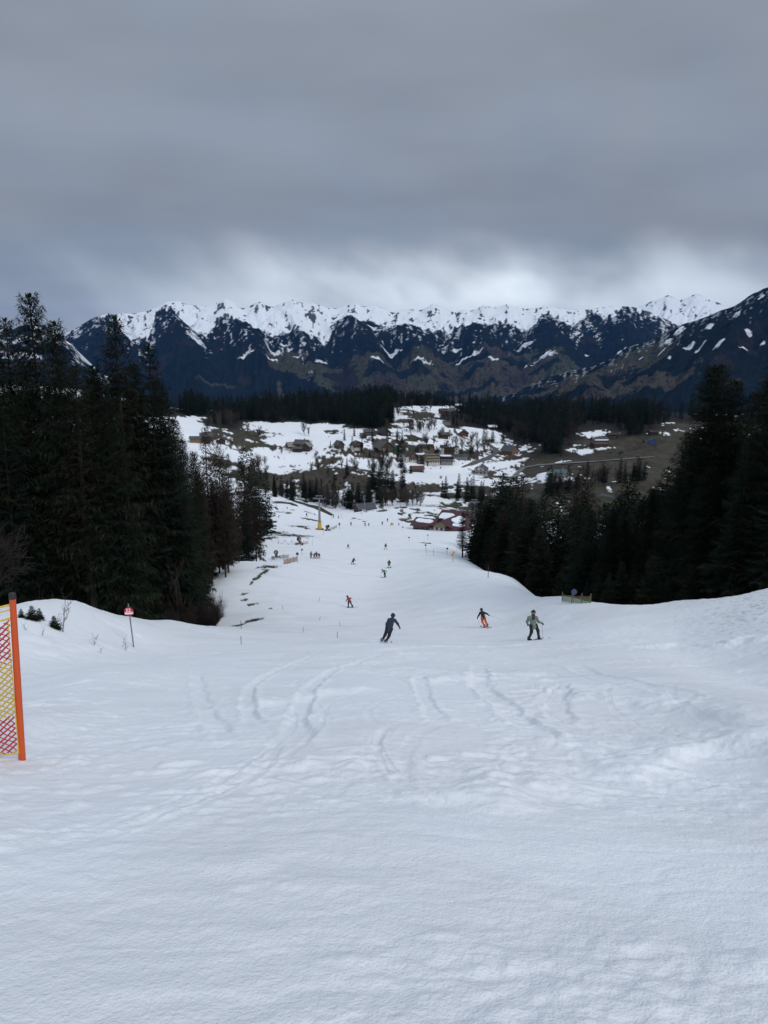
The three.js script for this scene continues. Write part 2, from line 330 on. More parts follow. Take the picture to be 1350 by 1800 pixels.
// ---- the ground, one sheet from the camera's feet to beyond the valley
const TONE = {
  snow: [0.875, 0.885, 0.895], grass: [0.066, 0.055, 0.038], green: [0.048, 0.050, 0.029], soil: [0.048, 0.038, 0.030], litter: [0.022, 0.020, 0.017],
};
function groundTone(x, D, out) {
  let bare = blobField(BARE, x, D) * 1.0, snowy = blobField(SNOWY, x, D);
  const far = D > 330;
  const n1 = far ? fbm(x / 14 + 3, D / 20, 4) : fbm(x / 1.6 + 3, D / 2.6, 4), n2 = far ? fbm(x / 3.2, D / 8 + 40, 3) : fbm(x / 0.5, D / 0.8 + 40, 3);
  const n3 = far ? noise(x / 2.4, D / 7) : noise(x / 0.22, D / 0.4);
  let b = bare > -1 ? bare + (far ? 0.10 : 0) + 0.95 * n1 + 0.75 * n2 + 0.22 * n3 : -1;
  if (far) { // thin melting snow on the village meadows
    const melt = fbm(x / 60 + 8, D / 60, 3) + 0.5 * n1 + 0.3 * n2;
    b = Math.max(b, melt - 0.62 + (D > 1010 ? 0.5 : 0));
    if (snowy > -1) b = Math.min(b, -(snowy + 0.8 * n1 + 0.5 * n2 + 0.2 * n3) + 0.1);
    if (D > 1150) b = 1;
  }
  // needle litter under the two woods that flank the piste
  const u = x / (D + 12);
  // litter of needles under the ridge woods
  let shade = 0;
  if (far && WOODED) { const w = WOODED(x, D); if (w > 0) { b = Math.max(b, w + 0.5 * n1 + 0.5 * n2 - 0.35); shade = w; } }
  let s = sstep(0.02, far ? 0.10 : 0.16, b);
  const g = clamp(0.5 + 0.9 * n1 + 0.5 * n2, 0, 1), t = clamp(0.5 + 1.2 * fbm(x / 25 + 90, D / 25, 2), 0, 1);
  const edge = far || D < 24 ? 0 : sstep(0.30, 0.42, Math.abs(x + (x > 0 ? -2 : 4)) / (D + 4)) * sstep(24, 34, D), bits = edge > 0 ? edge * 0.3 * sstep(0.30, 0.40, fbm(x / 0.22 + 9, D / 0.35, 3) + 0.2 * fbm(x / 3, D / 3, 2)) : 0;
  const d = far ? 0 : bits + 0.05 * sstep(0.05, 0.4, fbm(x / 4 + 200, D / 3, 4)) ;
  for (let c = 0; c < 3; c++) {
    const earth = lerp(lerp(lerp(TONE.soil[c], TONE.grass[c], g), TONE.green[c], t * 0.6), TONE.litter[c], shade);
    out[c] = lerp(TONE.snow[c] * (1 - d * (c === 2 ? 1.1 : c === 1 ? 1 : 0.9)), earth * (0.72 + 0.55 * (0.5 + 0.5 * n3) + 0.35 * n2), s);
  }
  return s;
}
{
  const az = [];
  const push = (a, b, n) => { for (let i = 0; i < n; i++) az.push(lerp(a, b, i / n)); };
  push(-180, -75, 24); push(-75, -34, 60); push(-34, -28.4, 40); push(-28.4, 28.4, 690); push(28.4, 34, 40); push(34, 75, 60); push(75, 180, 24);
  const rr = [0];
  let r = 0.35;
  while (r < 1250) { rr.push(r); r *= r < 1.4 ? 1.06 : r < 5 ? 1.0075 : r < 60 ? 1.0058 : r < 450 ? 1.0064 : 1.0056; }
  while (r < 14500) { rr.push(r); r *= 1.09; }
  const nA = az.length, nR = rr.length, pos = new Float32Array(nA * nR * 3), col = new Float32Array(nA * nR * 3), uv = new Float32Array(nA * nR * 2), tone = [0, 0, 0];
  for (let i = 0; i < nR; i++) for (let j = 0; j < nA; j++) {
    const a = az[j] * Math.PI / 180, x = rr[i] * Math.sin(a), D = rr[i] * Math.cos(a), k = i * nA + j;
    const s = groundTone(x, D, tone), h = land(x, D) + snowRelief(x, D) - 0.12 * s * (D > 60 && D < 330 ? 1 : D < 60 ? 0.5 : 2);
    pos.set([x, h, -D], k * 3); col.set(tone, k * 3); uv.set([x / 1.7, D / 1.7], k * 2);
  }
  const idx = new Uint32Array((nR - 1) * nA * 6);
  let q = 0;
  for (let i = 0; i < nR - 1; i++) for (let j = 0; j < nA; j++) {
    const a = i * nA + j, b = i * nA + (j + 1) % nA, c = a + nA, d = b + nA;
    idx[q++] = a; idx[q++] = b; idx[q++] = c; idx[q++] = b; idx[q++] = d; idx[q++] = c;
  }
  const g = new THREE.BufferGeometry();
  g.setAttribute('position', new THREE.BufferAttribute(pos, 3)); g.setAttribute('color', new THREE.BufferAttribute(col, 3)); g.setAttribute('uv', new THREE.BufferAttribute(uv, 2));
  g.setIndex(new THREE.BufferAttribute(idx, 1)); g.computeVertexNormals();
  // grain of coarse spring snow
  const N = 1024, bd = new Uint8Array(N * N * 4), r2 = rng(5);
  const per = (x, y, f, o) => { // tileable value noise
    const xf = x * f, yf = y * f, xi = Math.floor(xf), yi = Math.floor(yf), fx = xf - xi, fy = yf - yi, sx = fx * fx * (3 - 2 * fx), sy = fy * fy * (3 - 2 * fy), h = (a, b) => NV[((((b % f) + f) % f + o) & 255) * 256 + ((((a % f) + f) % f + o * 7) & 255)];
    return lerp(lerp(h(xi, yi), h(xi + 1, yi), sx), lerp(h(xi, yi + 1), h(xi + 1, yi + 1), sx), sy);
  };
  for (let y = 0; y < N; y++) for (let x = 0; x < N; x++) {
    const u = x / N, v = y / N, s = 0.5 * per(u, v, 24, 3) + 0.42 * per(u, v, 64, 11) + 0.34 * per(u, v, 150, 29) + 0.2 * per(u, v, 230, 47) , o = (y * N + x) * 4;
    bd[o] = bd[o + 1] = bd[o + 2] = clamp(128 + 80 * s, 0, 255); bd[o + 3] = 255;
  }
  const bump = new THREE.DataTexture(bd, N, N); bump.wrapS = bump.wrapT = THREE.RepeatWrapping; bump.magFilter = THREE.LinearFilter; bump.needsUpdate = true;
  const m = new THREE.MeshPhysicalMaterial({ vertexColors: true, roughness: 0.75, specularIntensity: 0.15, bumpMap: bump, bumpScale: 0.012 });
  const o = new THREE.Mesh(g, m); o.name = 'snow_ground'; o.receiveShadow = o.castShadow = true; structure(o); scene.add(o);
  console.log('ground', nA, nR, (nR * nA * 2 / 1e6).toFixed(2) + 'M tris');
}
// ---------------------------------------------------------------- the mountains across the valley
// A range: its crest traced in pixels at distance D0, falling towards the viewer to height y1 at distance D1. Its spurs draw together towards the valley:
// x = metres across at the crest, less in proportion lower down; v = 0 at the crest .. 1 at the foot.
function mountainRange(name, o) {
  const crestPx = polyline(o.crest), { D0, D1, y1 } = o, R = o.rough ?? 1;
  const crest = (x) => heightAt(crestPx(pxOf(x)), D0);
  function pxOf(x) { // pixel column of a place on the crest
    let X = 675 + x / D0 * F;
    for (let i = 0; i < 3; i++) { const y = heightAt(crestPx(X), D0); X = 675 + x * F / (D0 * CP - y * SP); }
    return X;
  }
  const spurs = (o.spurs ?? []).map(([X, w, lean, amp]) => [(X - 675) / F * D0, w, lean, amp]);
  const foot = o.foot ?? (() => y1);
  const smoothCrest = (x, k) => { if (k < 1) return crest(x); let s = 0; for (let i = -3; i <= 3; i++) s += crest(x + i * k / 3); return s / 7; };
  function place(x, v) { // height and distance
    const D = lerp(D0, D1, v), xs = x;
    const top = smoothCrest(xs, v * (o.blur ?? 1500)), base = foot(x);
    let y = lerp(top, base, Math.pow(v, o.pow ?? 0.9));
    const env = sstep(0, 0.22, v) * sstep(1.1, 0.7, v);
    let s = 0;
    for (const [cx, w, lean, amp] of spurs) { const dx = Math.abs(x - cx - lean * v) / (w * (0.35 + 1.3 * v)); if (dx < 1) s = Math.max(s, (1 - dx) * amp); }
    y += sstep(0.04, 0.34, v) * sstep(1.1, 0.7, v) * s;
    // gullies run down the slope
    const gx = x + 260 * noise(x / 900 + 3, v * 2.2), gul = 1 - Math.abs(fbm(gx / 420 + 5, v * 1.9 + 1, 4)) * 2.6;
    const gul2 = 1 - Math.abs(fbm(gx / 130 + 50, v * 5 + 1, 3)) * 2.6;
    y += R * (env * (46 * gul + 24 * gul2 - 35) + sstep(0, 0.02, v) * 16 * fbm(x / 70, v * 24, 4) + 14 * fbm(x / 55 + 9, v * 30, 3) * (v < 0.02 ? 0.55 : 1));
    return [y, D];
  }
  const yPix = (x, v) => { const [y, D] = place(x, v); const s = y / D; return 900 - F * Math.tan(Math.atan(s) + PITCH); };
  function vAt(X, Y) { // the place that shows at a pixel: [x, v]
    const x = (X - 675) / F * D0 * (1.0), n = 60;
    let best = 1;
    for (let i = 0; i <= n; i++) { const v = i / n, D = lerp(D0, D1, v), xx = (X - 675) / F * (D * CP + SP * 100); if (yPix(xx * D0 / D, v) >= Y) { best = v; break; } }
    const D = lerp(D0, D1, best);
    return [(X - 675) / F * (D * CP + SP * 100) * D0 / D, best];
  }
  const F1 = o.forestTop ? polyline(o.forestTop.map(([X, Y]) => { const [x, v] = vAt(X, Y); return [x, v]; }).sort((a, b) => a[0] - b[0])) : () => o.allSnow ? 2 : -1;
  const mk = (L) => (L ?? []).map(([X, Y, rx, ry, k = 0]) => { const [x, v] = vAt(X, Y), [, va] = vAt(X, Y - ry), [, vb] = vAt(X, Y + ry); return [x, v, rx * D0 / F, Math.max(0.008, (vb - va) / 2), k]; });
  const rocks = mk(o.rocks), meadow = mk(o.meadow), woods = mk(o.woods), snow = mk(o.snow);
  const field = (B, x, v) => { let m = -2; for (const b of B) { const dx = (x - b[0]) / b[2], dv = (v - b[1]) / b[3]; if (dx > 2 || dx < -2 || dv > 2 || dv < -2) continue; m = Math.max(m, 1 - Math.sqrt(dx * dx + dv * dv)); } return m; };
  const C = { snow: [0.80, 0.83, 0.87], rock: [0.06, 0.06, 0.062], wood: [0.007, 0.011, 0.011], grass: [0.062, 0.053, 0.037], green: [0.046, 0.050, 0.028], scrub: [0.036, 0.029, 0.025] };
  const px = D0 / F; // metres to a pixel's width at the crest
  function tone(x, v, y, out) {
    const u = x / px, nb = fbm(u / 58 + 9, v * 9, 4), nm = fbm(u / 16, v * 36 + 7, 4), nf = fbm(u / 5 + 60, v * 95, 3), streak = fbm(u / 5.5 + 30 + v * 2, v * 11 + 5, 4), tooth = noise(u / 1.6, v * 160);
    const f = F1(x) + (o.lift ?? 0) + (o.ragged ?? 1) * (0.009 * nb + 0.013 * nm + (o.streaky ?? 0.05) * streak + 0.010 * tooth);
    let c = C.wood.map((w) => w * (1 + 0.5 * nm + 0.5 * nf));
    const me = field(meadow, x, v) + 0.45 * nb + 0.5 * nm, wo = field(woods, x, v) + 0.45 * nm + 0.35 * nf, sn = field(snow, x, v) + 0.55 * nm + 0.6 * nf + 0.12 * tooth;
    if (me > 0.05 && wo < 0.05) {
      const g = clamp(0.5 + 0.9 * nb + 0.6 * nm, 0, 1);
      c = [0, 1, 2].map((i) => lerp(lerp(C.scrub[i], C.grass[i], clamp(g * 2, 0, 1)), C.green[i], clamp(g * 2 - 1, 0, 1)) * (1 + 0.25 * nf));
      if (nf + 0.5 * tooth > 0.36) c = C.wood;                     // single trees and hedges
    } else if (v > F1(x) + 0.16 && nb > 0.2 && !o.allSnow) { const t = sstep(0.2, 0.4, nb + 0.25 * nf); c = c.map((w, i) => lerp(w, C.scrub[i] * 0.55, t)); } // leafless woods
    let s = sstep(0.008, -0.008, v - f);
    // trees and rock that break the snow, snow that lies in the gaps of the wood
    if (s > 0) {
      const k = o.rockiness ?? 0.3, rock = fbm(u / 7 + 77, v * 40, 4) * 0.7 + 0.75 * streak + 0.10 * tooth + 0.16 * sstep(-0.10, 0, v - f) + 0.05 * sstep(0.03, 0.0, v) + 0.2 * Math.max(0, field(rocks, x, v) + 0.1);
      s *= 1 - 0.93 * sstep(0.56 - k * 0.9, 0.64 - k * 0.9, rock);
    } else { const gapS = sstep(0.20, 0.32, streak * 0.75 + nf * 0.7 + 0.16 * tooth + 0.10 - (v - f) * 1.9); s = Math.max(s, gapS * (o.gaps ?? 0.6)); }
    if (sn > 0.22) s = Math.max(s, sstep(0.20, 0.34, sn) * (0.75 + 0.4 * nf));
    for (let i = 0; i < 3; i++) out[i] = lerp(s < 0.5 && v < f ? C.rock[i] * 0.35 : c[i], C.snow[i], s);
  }
  const nu = o.nu ?? 900, nv = o.nv ?? 240, xa = (o.x0 - 675) / F * D0, xb = (o.x1 - 675) / F * D0, pos = new Float32Array(nu * nv * 3), col = new Float32Array(nu * nv * 3), t = [0, 0, 0];
  for (let j = 0; j < nv; j++) for (let i = 0; i < nu; i++) {
    const v = Math.pow(j / (nv - 1), 1.15), x = lerp(xa, xb, i / (nu - 1)), [y, D] = place(x, v), k = j * nu + i;
    tone(x, v, y, t); pos.set([x * D / D0, y, -D], k * 3); col.set(t, k * 3);
  }
  const idx = new Uint32Array((nu - 1) * (nv - 1) * 6 ); let q = 0;
  for (let j = 0; j < nv - 1; j++) for (let i = 0; i < nu - 1; i++) { const a = j * nu + i, b = a + 1, c = a + nu, d = c + 1; idx[q++] = a; idx[q++] = c; idx[q++] = b; idx[q++] = b; idx[q++] = c; idx[q++] = d; }
  // the far side, so that the range is a body and not a sheet
  const back = [], bi = [], bc = [];
  for (let i = 0; i < nu; i += 6) { const x = lerp(xa, xb, i / (nu - 1)), [y] = place(x, 0); back.push(x, y, -D0, x, y - 350, -D0 - 900, x, y1, -D0 - 2600); for (let n = 0; n < 3; n++) bc.push(...C.snow.map((s) => s * 0.9)); }
  for (let i = 0; i < back.length / 9 - 1; i++) for (let n = 0; n < 2; n++) { const a = i * 3 + n, b = a + 3; bi.push(a, b, a + 1, b, b + 1, a + 1); }
  const base = nu * nv, g = new THREE.BufferGeometry(), P = new Float32Array(pos.length + back.length), K = new Float32Array(P.length), I = new Uint32Array(idx.length + bi.length);
  P.set(pos); P.set(back, pos.length); K.set(col); K.set(bc, col.length); I.set(idx); I.set(bi.map((n) => n + base), idx.length);
  g.setAttribute('position', new THREE.BufferAttribute(P, 3)); g.setAttribute('color', new THREE.BufferAttribute(K, 3)); g.setIndex(new THREE.BufferAttribute(I, 1)); g.computeVertexNormals();
  const m = new THREE.Mesh(g, mountainMat); m.name = name; m.castShadow = m.receiveShadow = true; structure(m); scene.add(m);
  return { place, vAt };
}
const mountainMat = new THREE.MeshPhysicalMaterial({ vertexColors: true, roughness: 1, specularIntensity: 0 });
mountainRange('snowy_mountains', {
  D0: 14000, D1: 11500, y1: -300, x0: 1030, x1: 1420, nu: 240, nv: 110, allSnow: true, rockiness: 0.18, pow: 0.9, blur: 600, rough: 1.5, streaky: 0,
  crest: [[1030, 620], [1100, 552], [1118, 541], [1140, 532], [1158, 525], [1175, 519], [1185, 523], [1197, 528], [1212, 521], [1225, 516], [1236, 521], [1247, 526], [1265, 533], [1285, 541], [1340, 560], [1420, 610]],
  spurs: [[1225, 700, 300, 160], [1175, 500, -300, 120]],
});
mountainRange('mountain_range', {
  D0: 9500, D1: 6300, y1: -430, x0: -420, x1: 1500, nu: 1180, nv: 270, pow: 0.86, blur: 1300, streaky: 0.05, rockiness: 0.23,
  crest: [[-420, 600], [-200, 585], [60, 606], [110, 590], [145, 570], [165, 558], [190, 551], [200, 553], [215, 550], [235, 552], [250, 548], [262, 546], [275, 540], [290, 532], [305, 529], [315, 530], [325, 535], [345, 538], [365, 537], [380, 533], [397, 526], [406, 530], [420, 541], [428, 544], [440, 538], [456, 530], [465, 535], [480, 541], [490, 535], [515, 527], [530, 533], [550, 533], [575, 541], [590, 542], [605, 538], [625, 533], [640, 540], [660, 538], [680, 545], [690, 553], [700, 546], [725, 543], [740, 547], [750, 540], [762, 533], [775, 541], [795, 548], [808, 546], [818, 543], [828, 548], [850, 536], [870, 542], [880, 539], [890, 535], [910, 541], [930, 543], [945, 541], [965, 539], [985, 543], [1000, 544], [1030, 545], [1060, 540], [1090, 538], [1115, 540], [1150, 551], [1185, 568], [1230, 590], [1300, 600], [1500, 590]],
  forestTop: [[-420, 610], [60, 612], [110, 592], [150, 568], [175, 556], [190, 558], [200, 556], [212, 561], [225, 592], [245, 590], [262, 598], [272, 575], [280, 548], [290, 541], [300, 546], [308, 541], [318, 556], [330, 570], [345, 582], [365, 591], [378, 578], [385, 555], [400, 556], [412, 554], [425, 562], [445, 572], [465, 583], [480, 590], [500, 586], [515, 577], [530, 583], [550, 592], [575, 601], [585, 580], [592, 564], [605, 557], [625, 561], [645, 563], [665, 570], [685, 577], [705, 570], [730, 573], [755, 577], [778, 587], [790, 590], [800, 577], [818, 573], [835, 569], [860, 570], [885, 567], [905, 574], [925, 581], [940, 566], [948, 550], [960, 548], [975, 556], [990, 570], [1005, 572], [1020, 560], [1035, 548], [1055, 560], [1075, 552], [1090, 541], [1115, 544], [1150, 555], [1190, 572], [1500, 595]],
  rocks: [[305, 541, 24, 11], [400, 538, 18, 11], [464, 540, 20, 9], [560, 556, 42, 9], [625, 545, 26, 8], [665, 552, 26, 8], [765, 547, 24, 11], [812, 552, 16, 6], [838, 557, 22, 5], [895, 542, 20, 7], [1060, 548, 32, 8], [520, 575, 30, 10], [255, 556, 20, 8]],
  spurs: [[300, 420, 500, 190], [402, 420, 700, 170], [470, 350, 500, 80], [605, 420, 500, 190], [700, 350, 400, 120], [820, 380, 400, 150], [945, 420, 300, 170], [1085, 500, 200, 190], [190, 420, 300, 140], [525, 300, 300, 90]],
  meadow: [[530, 648, 62, 17], [505, 630, 40, 12], [700, 664, 85, 30], [770, 640, 60, 14], [840, 655, 95, 34], [950, 655, 90, 34], [372, 675, 34, 3.2], [500, 693, 60, 5], [490, 676, 5, 12], [575, 670, 25, 10], [880, 625, 60, 10], [1090, 650, 60, 30]],
  woods: [[705, 661, 60, 8], [660, 640, 22, 7], [735, 637, 22, 7], [610, 668, 22, 22], [560, 690, 60, 6], [820, 663, 22, 6], [860, 670, 20, 5], [800, 690, 45, 6], [905, 640, 24, 5], [960, 642, 30, 6], [840, 640, 14, 5], [780, 655, 10, 4], [580, 660, 12, 5]],
  snow: [[687, 625, 24, 3.6], [664, 628, 12, 2.6], [740, 631, 20, 2.8], [800, 613, 9, 3], [815, 630, 16, 2.6], [838, 621, 11, 3], [563, 634, 8, 4], [482, 621, 14, 2.6], [512, 613, 9, 3], [524, 627, 9, 2.6], [480, 632, 12, 2], [920, 608, 17, 4], [953, 625, 22, 3.4], [1089, 618, 10, 5], [867, 631, 9, 2.4], [1030, 624, 8, 2], [435, 622, 14, 2.6], [500, 606, 6, 2], [655, 575, 8, 4], [1010, 585, 6, 3], [352, 582, 22, 9], [240, 590, 14, 12], [345, 590, 16, 6]],
});
mountainRange('wooded_hills', {
  D0: 7000, D1: 5600, y1: -430, x0: -700, x1: 330, nu: 260, nv: 100, pow: 0.8, blur: 700,
  crest: [[-700, 545], [-300, 552], [-60, 570], [20, 580], [35, 573], [46, 569], [60, 572], [75, 571], [95, 579], [130, 610], [160, 650], [330, 720]],
  forestTop: [[-700, 560], [-100, 580], [35, 573], [95, 580], [330, 700]],
  snow: [[30, 602, 60, 4], [70, 597, 18, 5], [25, 623, 20, 3], [60, 622, 26, 3], [-40, 610, 60, 6]], meadow: [[60, 640, 60, 8]],
});
mountainRange('mountain_slope', {
  lift: -0.055, D0: 5600, D1: 3600, y1: -420, x0: 800, x1: 1900, nu: 560, nv: 190, pow: 0.95, blur: 700, gaps: 0.3, streaky: 0.04, foot: () => -420,
  crest: [[800, 742], [880, 700], [905, 690], [950, 668], [1000, 652], [1040, 645], [1075, 631], [1100, 611], [1150, 597], [1190, 574], [1215, 566], [1240, 557], [1265, 547], [1290, 539], [1310, 525], [1325, 515], [1350, 505], [1420, 478], [1600, 440], [1900, 420]],
  forestTop: [[800, 700], [1290, 535], [1310, 525], [1322, 518], [1340, 512], [1350, 506], [1600, 450], [1900, 440]],
  spurs: [[1200, 300, -500, 80], [1310, 350, -500, 110], [1060, 250, -300, 50]],
  meadow: [[1110, 640, 75, 22], [1060, 668, 90, 16], [980, 684, 80, 10], [1170, 665, 60, 22], [1050, 690, 120, 12], [1200, 650, 26, 8], [1140, 612, 26, 10], [1290, 676, 10, 10]],
  woods: [[985, 662, 55, 10], [1075, 672, 26, 9], [1110, 660, 14, 8], [1200, 648, 26, 12], [930, 692, 40, 7], [1165, 633, 16, 6], [1010, 690, 24, 5], [1150, 690, 60, 9], [1205, 672, 40, 9]],
  snow: [[1172, 598, 8, 6], [1190, 576, 11, 3], [1205, 610, 12, 3.4], [1228, 609, 9, 3.2], [1258, 602, 11, 4], [1308, 583, 8, 8], [1283, 553, 9, 5], [1325, 518, 5, 5], [1345, 509, 8, 4], [1240, 570, 8, 3], [1300, 610, 8, 3], [1175, 625, 5, 3], [1160, 617, 8, 2], [1126, 628, 6, 2], [1335, 600, 10, 3]],
});
// ---------------------------------------------------------------- trees
const M = {
  needles: new THREE.MeshPhysicalMaterial({ vertexColors: true, roughness: 0.9, specularIntensity: 0.08 }),
  bark: mat(0.055, 0.045, 0.038, 0.95), greyBark: mat(0.085, 0.075, 0.066, 0.95),
};
// A mesh builder for foliage and bars: collects triangles with colours
class Bush {
  constructor() { this.p = []; this.c = []; }
  tri(a, b, c, k) { this.p.push(a[0], a[1], a[2], b[0], b[1], b[2], c[0], c[1], c[2]); for (let i = 0; i < 3; i++) this.c.push(k[0], k[1], k[2]); }
  // a spray of needles: a kite from a along d (length l), half width w across direction s
  spray(a, d, s, l, w, k) {
    const m = [a[0] + d[0] * l * 0.42, a[1] + d[1] * l * 0.42, a[2] + d[2] * l * 0.42], t = [a[0] + d[0] * l, a[1] + d[1] * l, a[2] + d[2] * l];
    const L = [m[0] + s[0] * w, m[1] + s[1] * w, m[2] + s[2] * w], Rr = [m[0] - s[0] * w, m[1] - s[1] * w, m[2] - s[2] * w];
    this.tri(a, L, t, k); this.tri(a, t, Rr, k);
  }
  bar(a, b, ra, rb, k, n = 3) { // a tapered twig
    const d = [b[0] - a[0], b[1] - a[1], b[2] - a[2]], l = Math.hypot(...d) || 1e-6, e = d.map((v) => v / l);
    const u = Math.abs(e[1]) < 0.9 ? [e[2], 0, -e[0]] : [0, -e[2], e[1]], ul = Math.hypot(...u), U = u.map((v) => v / ul), V = [e[1] * U[2] - e[2] * U[1], e[2] * U[0] - e[0] * U[2], e[0] * U[1] - e[1] * U[0]];
    const ring = (o, r) => Array.from({ length: n }, (_, i) => { const t = i / n * 6.2832, c = Math.cos(t) * r, s = Math.sin(t) * r; return [o[0] + U[0] * c + V[0] * s, o[1] + U[1] * c + V[1] * s, o[2] + U[2] * c + V[2] * s]; });
    const A = ring(a, ra), B = ring(b, rb);
    for (let i = 0; i < n; i++) { const j = (i + 1) % n; this.tri(A[i], A[j], B[j], k); this.tri(A[i], B[j], B[i], k); }
  }
  geometry() {
    const g = new THREE.BufferGeometry();
    g.setAttribute('position', new THREE.BufferAttribute(new Float32Array(this.p), 3)); g.setAttribute('color', new THREE.BufferAttribute(new Float32Array(this.c), 3)); g.computeVertexNormals();
    this.p = this.c = null; return g;
  }
}
// All trees are modelled 1 unit tall and scaled to their height; widths in shares of the height.
function spruceShape(seed, o) {
  const r = rng(seed), B = new Bush(), T = new Bush(), H = 1, lean = (r() - 0.5) * 0.012;
  const R0 = o.radius, lo = o.bare ?? 0.04, n = o.whorls, tint = (o.tint ?? [0.022, 0.033, 0.021]).map((v) => v * (o.shade ?? 0.62)), dead = [0.028, 0.022, 0.018];
  const axis = (t) => [lean * Math.sin(t * 3), t, lean * Math.cos(t * 2.3)];
  for (let w = 0; w < n; w++) {
    const t = lo + (1 - lo) * Math.pow(w / n, o.crowd ?? 0.92) + (r() - 0.5) * 0.4 / n;
    const prof = Math.pow(1 - (t - lo) / (1 - lo), o.taper ?? 0.64) * (t < lo + 0.1 ? 0.75 + 0.25 * (t - lo) / 0.1 : 1);
    const count = Math.max(4, Math.round(o.per * (0.66 + 0.34 * prof) + (r() - 0.5) * 2)), ph = r() * 6.28;
    for (let b = 0; b < count; b++) {
      if (r() < (o.gap ?? 0.1)) continue;
      const a = ph + b / count * 6.2832 + (r() - 0.5) * 0.7, len = R0 * prof * (0.62 + 0.55 * r()) + 0.008, ca = Math.cos(a), sa = Math.sin(a);
      const up0 = lerp(-0.16, 0.62, Math.pow(t, 2.2)) * (o.droop ? 1 : 1) - (o.droop ?? 0.25) * (1 - t) + (r() - 0.5) * 0.22, tip = 0.25 + 0.3 * r();
      const pt = (q) => { const o0 = axis(t); return [o0[0] + ca * len * q, o0[1] + len * (up0 * q - (0.32 - 0.25 * t) * q * q + tip * q * q * q * 0.8), o0[2] + sa * len * q]; };
      const kk = 0.62 + 0.7 * r(), olive = r() < 0.17 ? 1.35 : 1, col = r() < (o.dead ?? 0.05) ? dead : tint.map((v, i) => v * kk * (i === 0 ? olive * (0.85 + 0.25 * r()) : i === 1 ? 0.5 + 0.5 * olive : 1));
      const seg = Math.max(o.fine ? 8 : 3, Math.round(len / o.step));
      T.bar(pt(0), pt(0.55), 0.0022 * (1 - t * 0.7), 0.001, [0.030, 0.025, 0.021]);
      for (let i = 0; i < seg; i++) {
        const q = (i + 0.35 + 0.5 * r()) / seg, c0 = pt(q), c1 = pt(Math.min(1, q + 0.05)), dir = [c1[0] - c0[0], c1[1] - c0[1], c1[2] - c0[2]], dl = Math.hypot(...dir) || 1, f = dir.map((v) => v / dl);
        const thick = (o.fill ?? 1) * (q < 0.22 ? 0.5 : 1);
        for (let sd = -1; sd <= 1; sd += 2) {
          if (r() > thick) continue;
          const sx = -f[2] * sd, sz = f[0] * sd, hang = (o.hang ?? 0.55) * (0.4 + 1.1 * r()), fw = 0.55 + 0.35 * r();
          let d = [f[0] * fw + sx, f[1] * fw - hang, f[2] * fw + sz]; const L = Math.hypot(...d); d = d.map((v) => v / L);
          const l = ((o.twig ?? 0.30) * len * (1 - 0.55 * q) + o.needle) * (0.6 + 0.8 * r()), wv = l * (o.width ?? 0.17) * (0.7 + 0.6 * r());
          const roll = (r() - 0.5) * 1.3, s = [-f[2] * Math.sin(roll) + f[0] * Math.cos(roll), Math.sin(roll) * 0.8, f[0] * Math.sin(roll) + f[2] * Math.cos(roll)];
          B.spray(c0, d, s, l, wv, col.map((v) => v * (0.8 + 0.4 * r())));
          if (o.fine && l > o.needle * 0.5) for (let e = 0; e < o.fine; e++) { // hanging side twigs
            const m = 0.25 + 0.65 * r(), c2 = [c0[0] + d[0] * l * m, c0[1] + d[1] * l * m, c0[2] + d[2] * l * m], d2 = [d[0] * 0.5 + (r() - 0.5) * 0.9, -0.55 - 0.5 * r(), d[2] * 0.5 + (r() - 0.5) * 0.9], L2 = Math.hypot(...d2);
            B.spray(c2, d2.map((v) => v / L2), [d2[2] / L2, 0, -d2[0] / L2], l * (0.30 + 0.35 * r()), l * 0.055, col.map((v) => v * (0.75 + 0.5 * r())));
          }
        }
      }
      const e0 = pt(0.86), e1 = pt(1.04), de = [e1[0] - e0[0], e1[1] - e0[1], e1[2] - e0[2]], le = Math.hypot(...de) || 1;
      B.spray(e0, de.map((v) => v / le), [-sa, 0, ca], Math.max(le, o.needle) * 1.3, o.needle * (o.tipw ?? 0.24), col);
    }
  }
  if (o.fine) for (let i = 0; i < 520; i++) { // short shoots close to the stem
    const t = lo + (1 - lo) * (0.05 + 0.94 * r()), a = r() * 6.2832, prof = Math.pow(1 - (t - lo) / (1 - lo), o.taper ?? 0.64), q = R0 * prof * 0.22 * r(), c = axis(t), d = [Math.cos(a), -0.35 + 0.7 * t - 0.3 * r(), Math.sin(a)], L = Math.hypot(...d);
    if ((o.bare ?? 0) > 0.15 && t < 0.6 && r() < 0.7) continue;
    B.spray([c[0] + d[0] * q, t, c[2] + d[2] * q], d.map((v) => v / L), [-Math.sin(a), 0.2 * (r() - 0.5), Math.cos(a)], 0.012 + R0 * prof * 0.42 * (0.5 + 0.7 * r()), 0.0022 + 0.002 * r(), tint.map((v) => v * (0.6 + 0.6 * r())));
  }
  for (let i = 0; i < 5; i++) { const a = i * 1.256 + r(); B.spray([lean * 0.1, 0.985, 0], [Math.cos(a) * 0.45, 0.8, Math.sin(a) * 0.45], [-Math.sin(a), 0, Math.cos(a)], 0.022, 0.005, tint); }
  const k = [0.040, 0.034, 0.029], sg = 8;
  for (let i = 0; i < sg; i++) { const a = axis(i / sg), b = axis((i + 1) / sg); if (i === 0) a[1] = -0.03; T.bar(a, b, (o.trunk ?? 0.0115) * (1 - i / sg) + 0.0012, (o.trunk ?? 0.0115) * (1 - (i + 1) / sg) + 0.0012, k, 7); }
  return { crown: B.geometry(), trunk: T.geometry() };
}
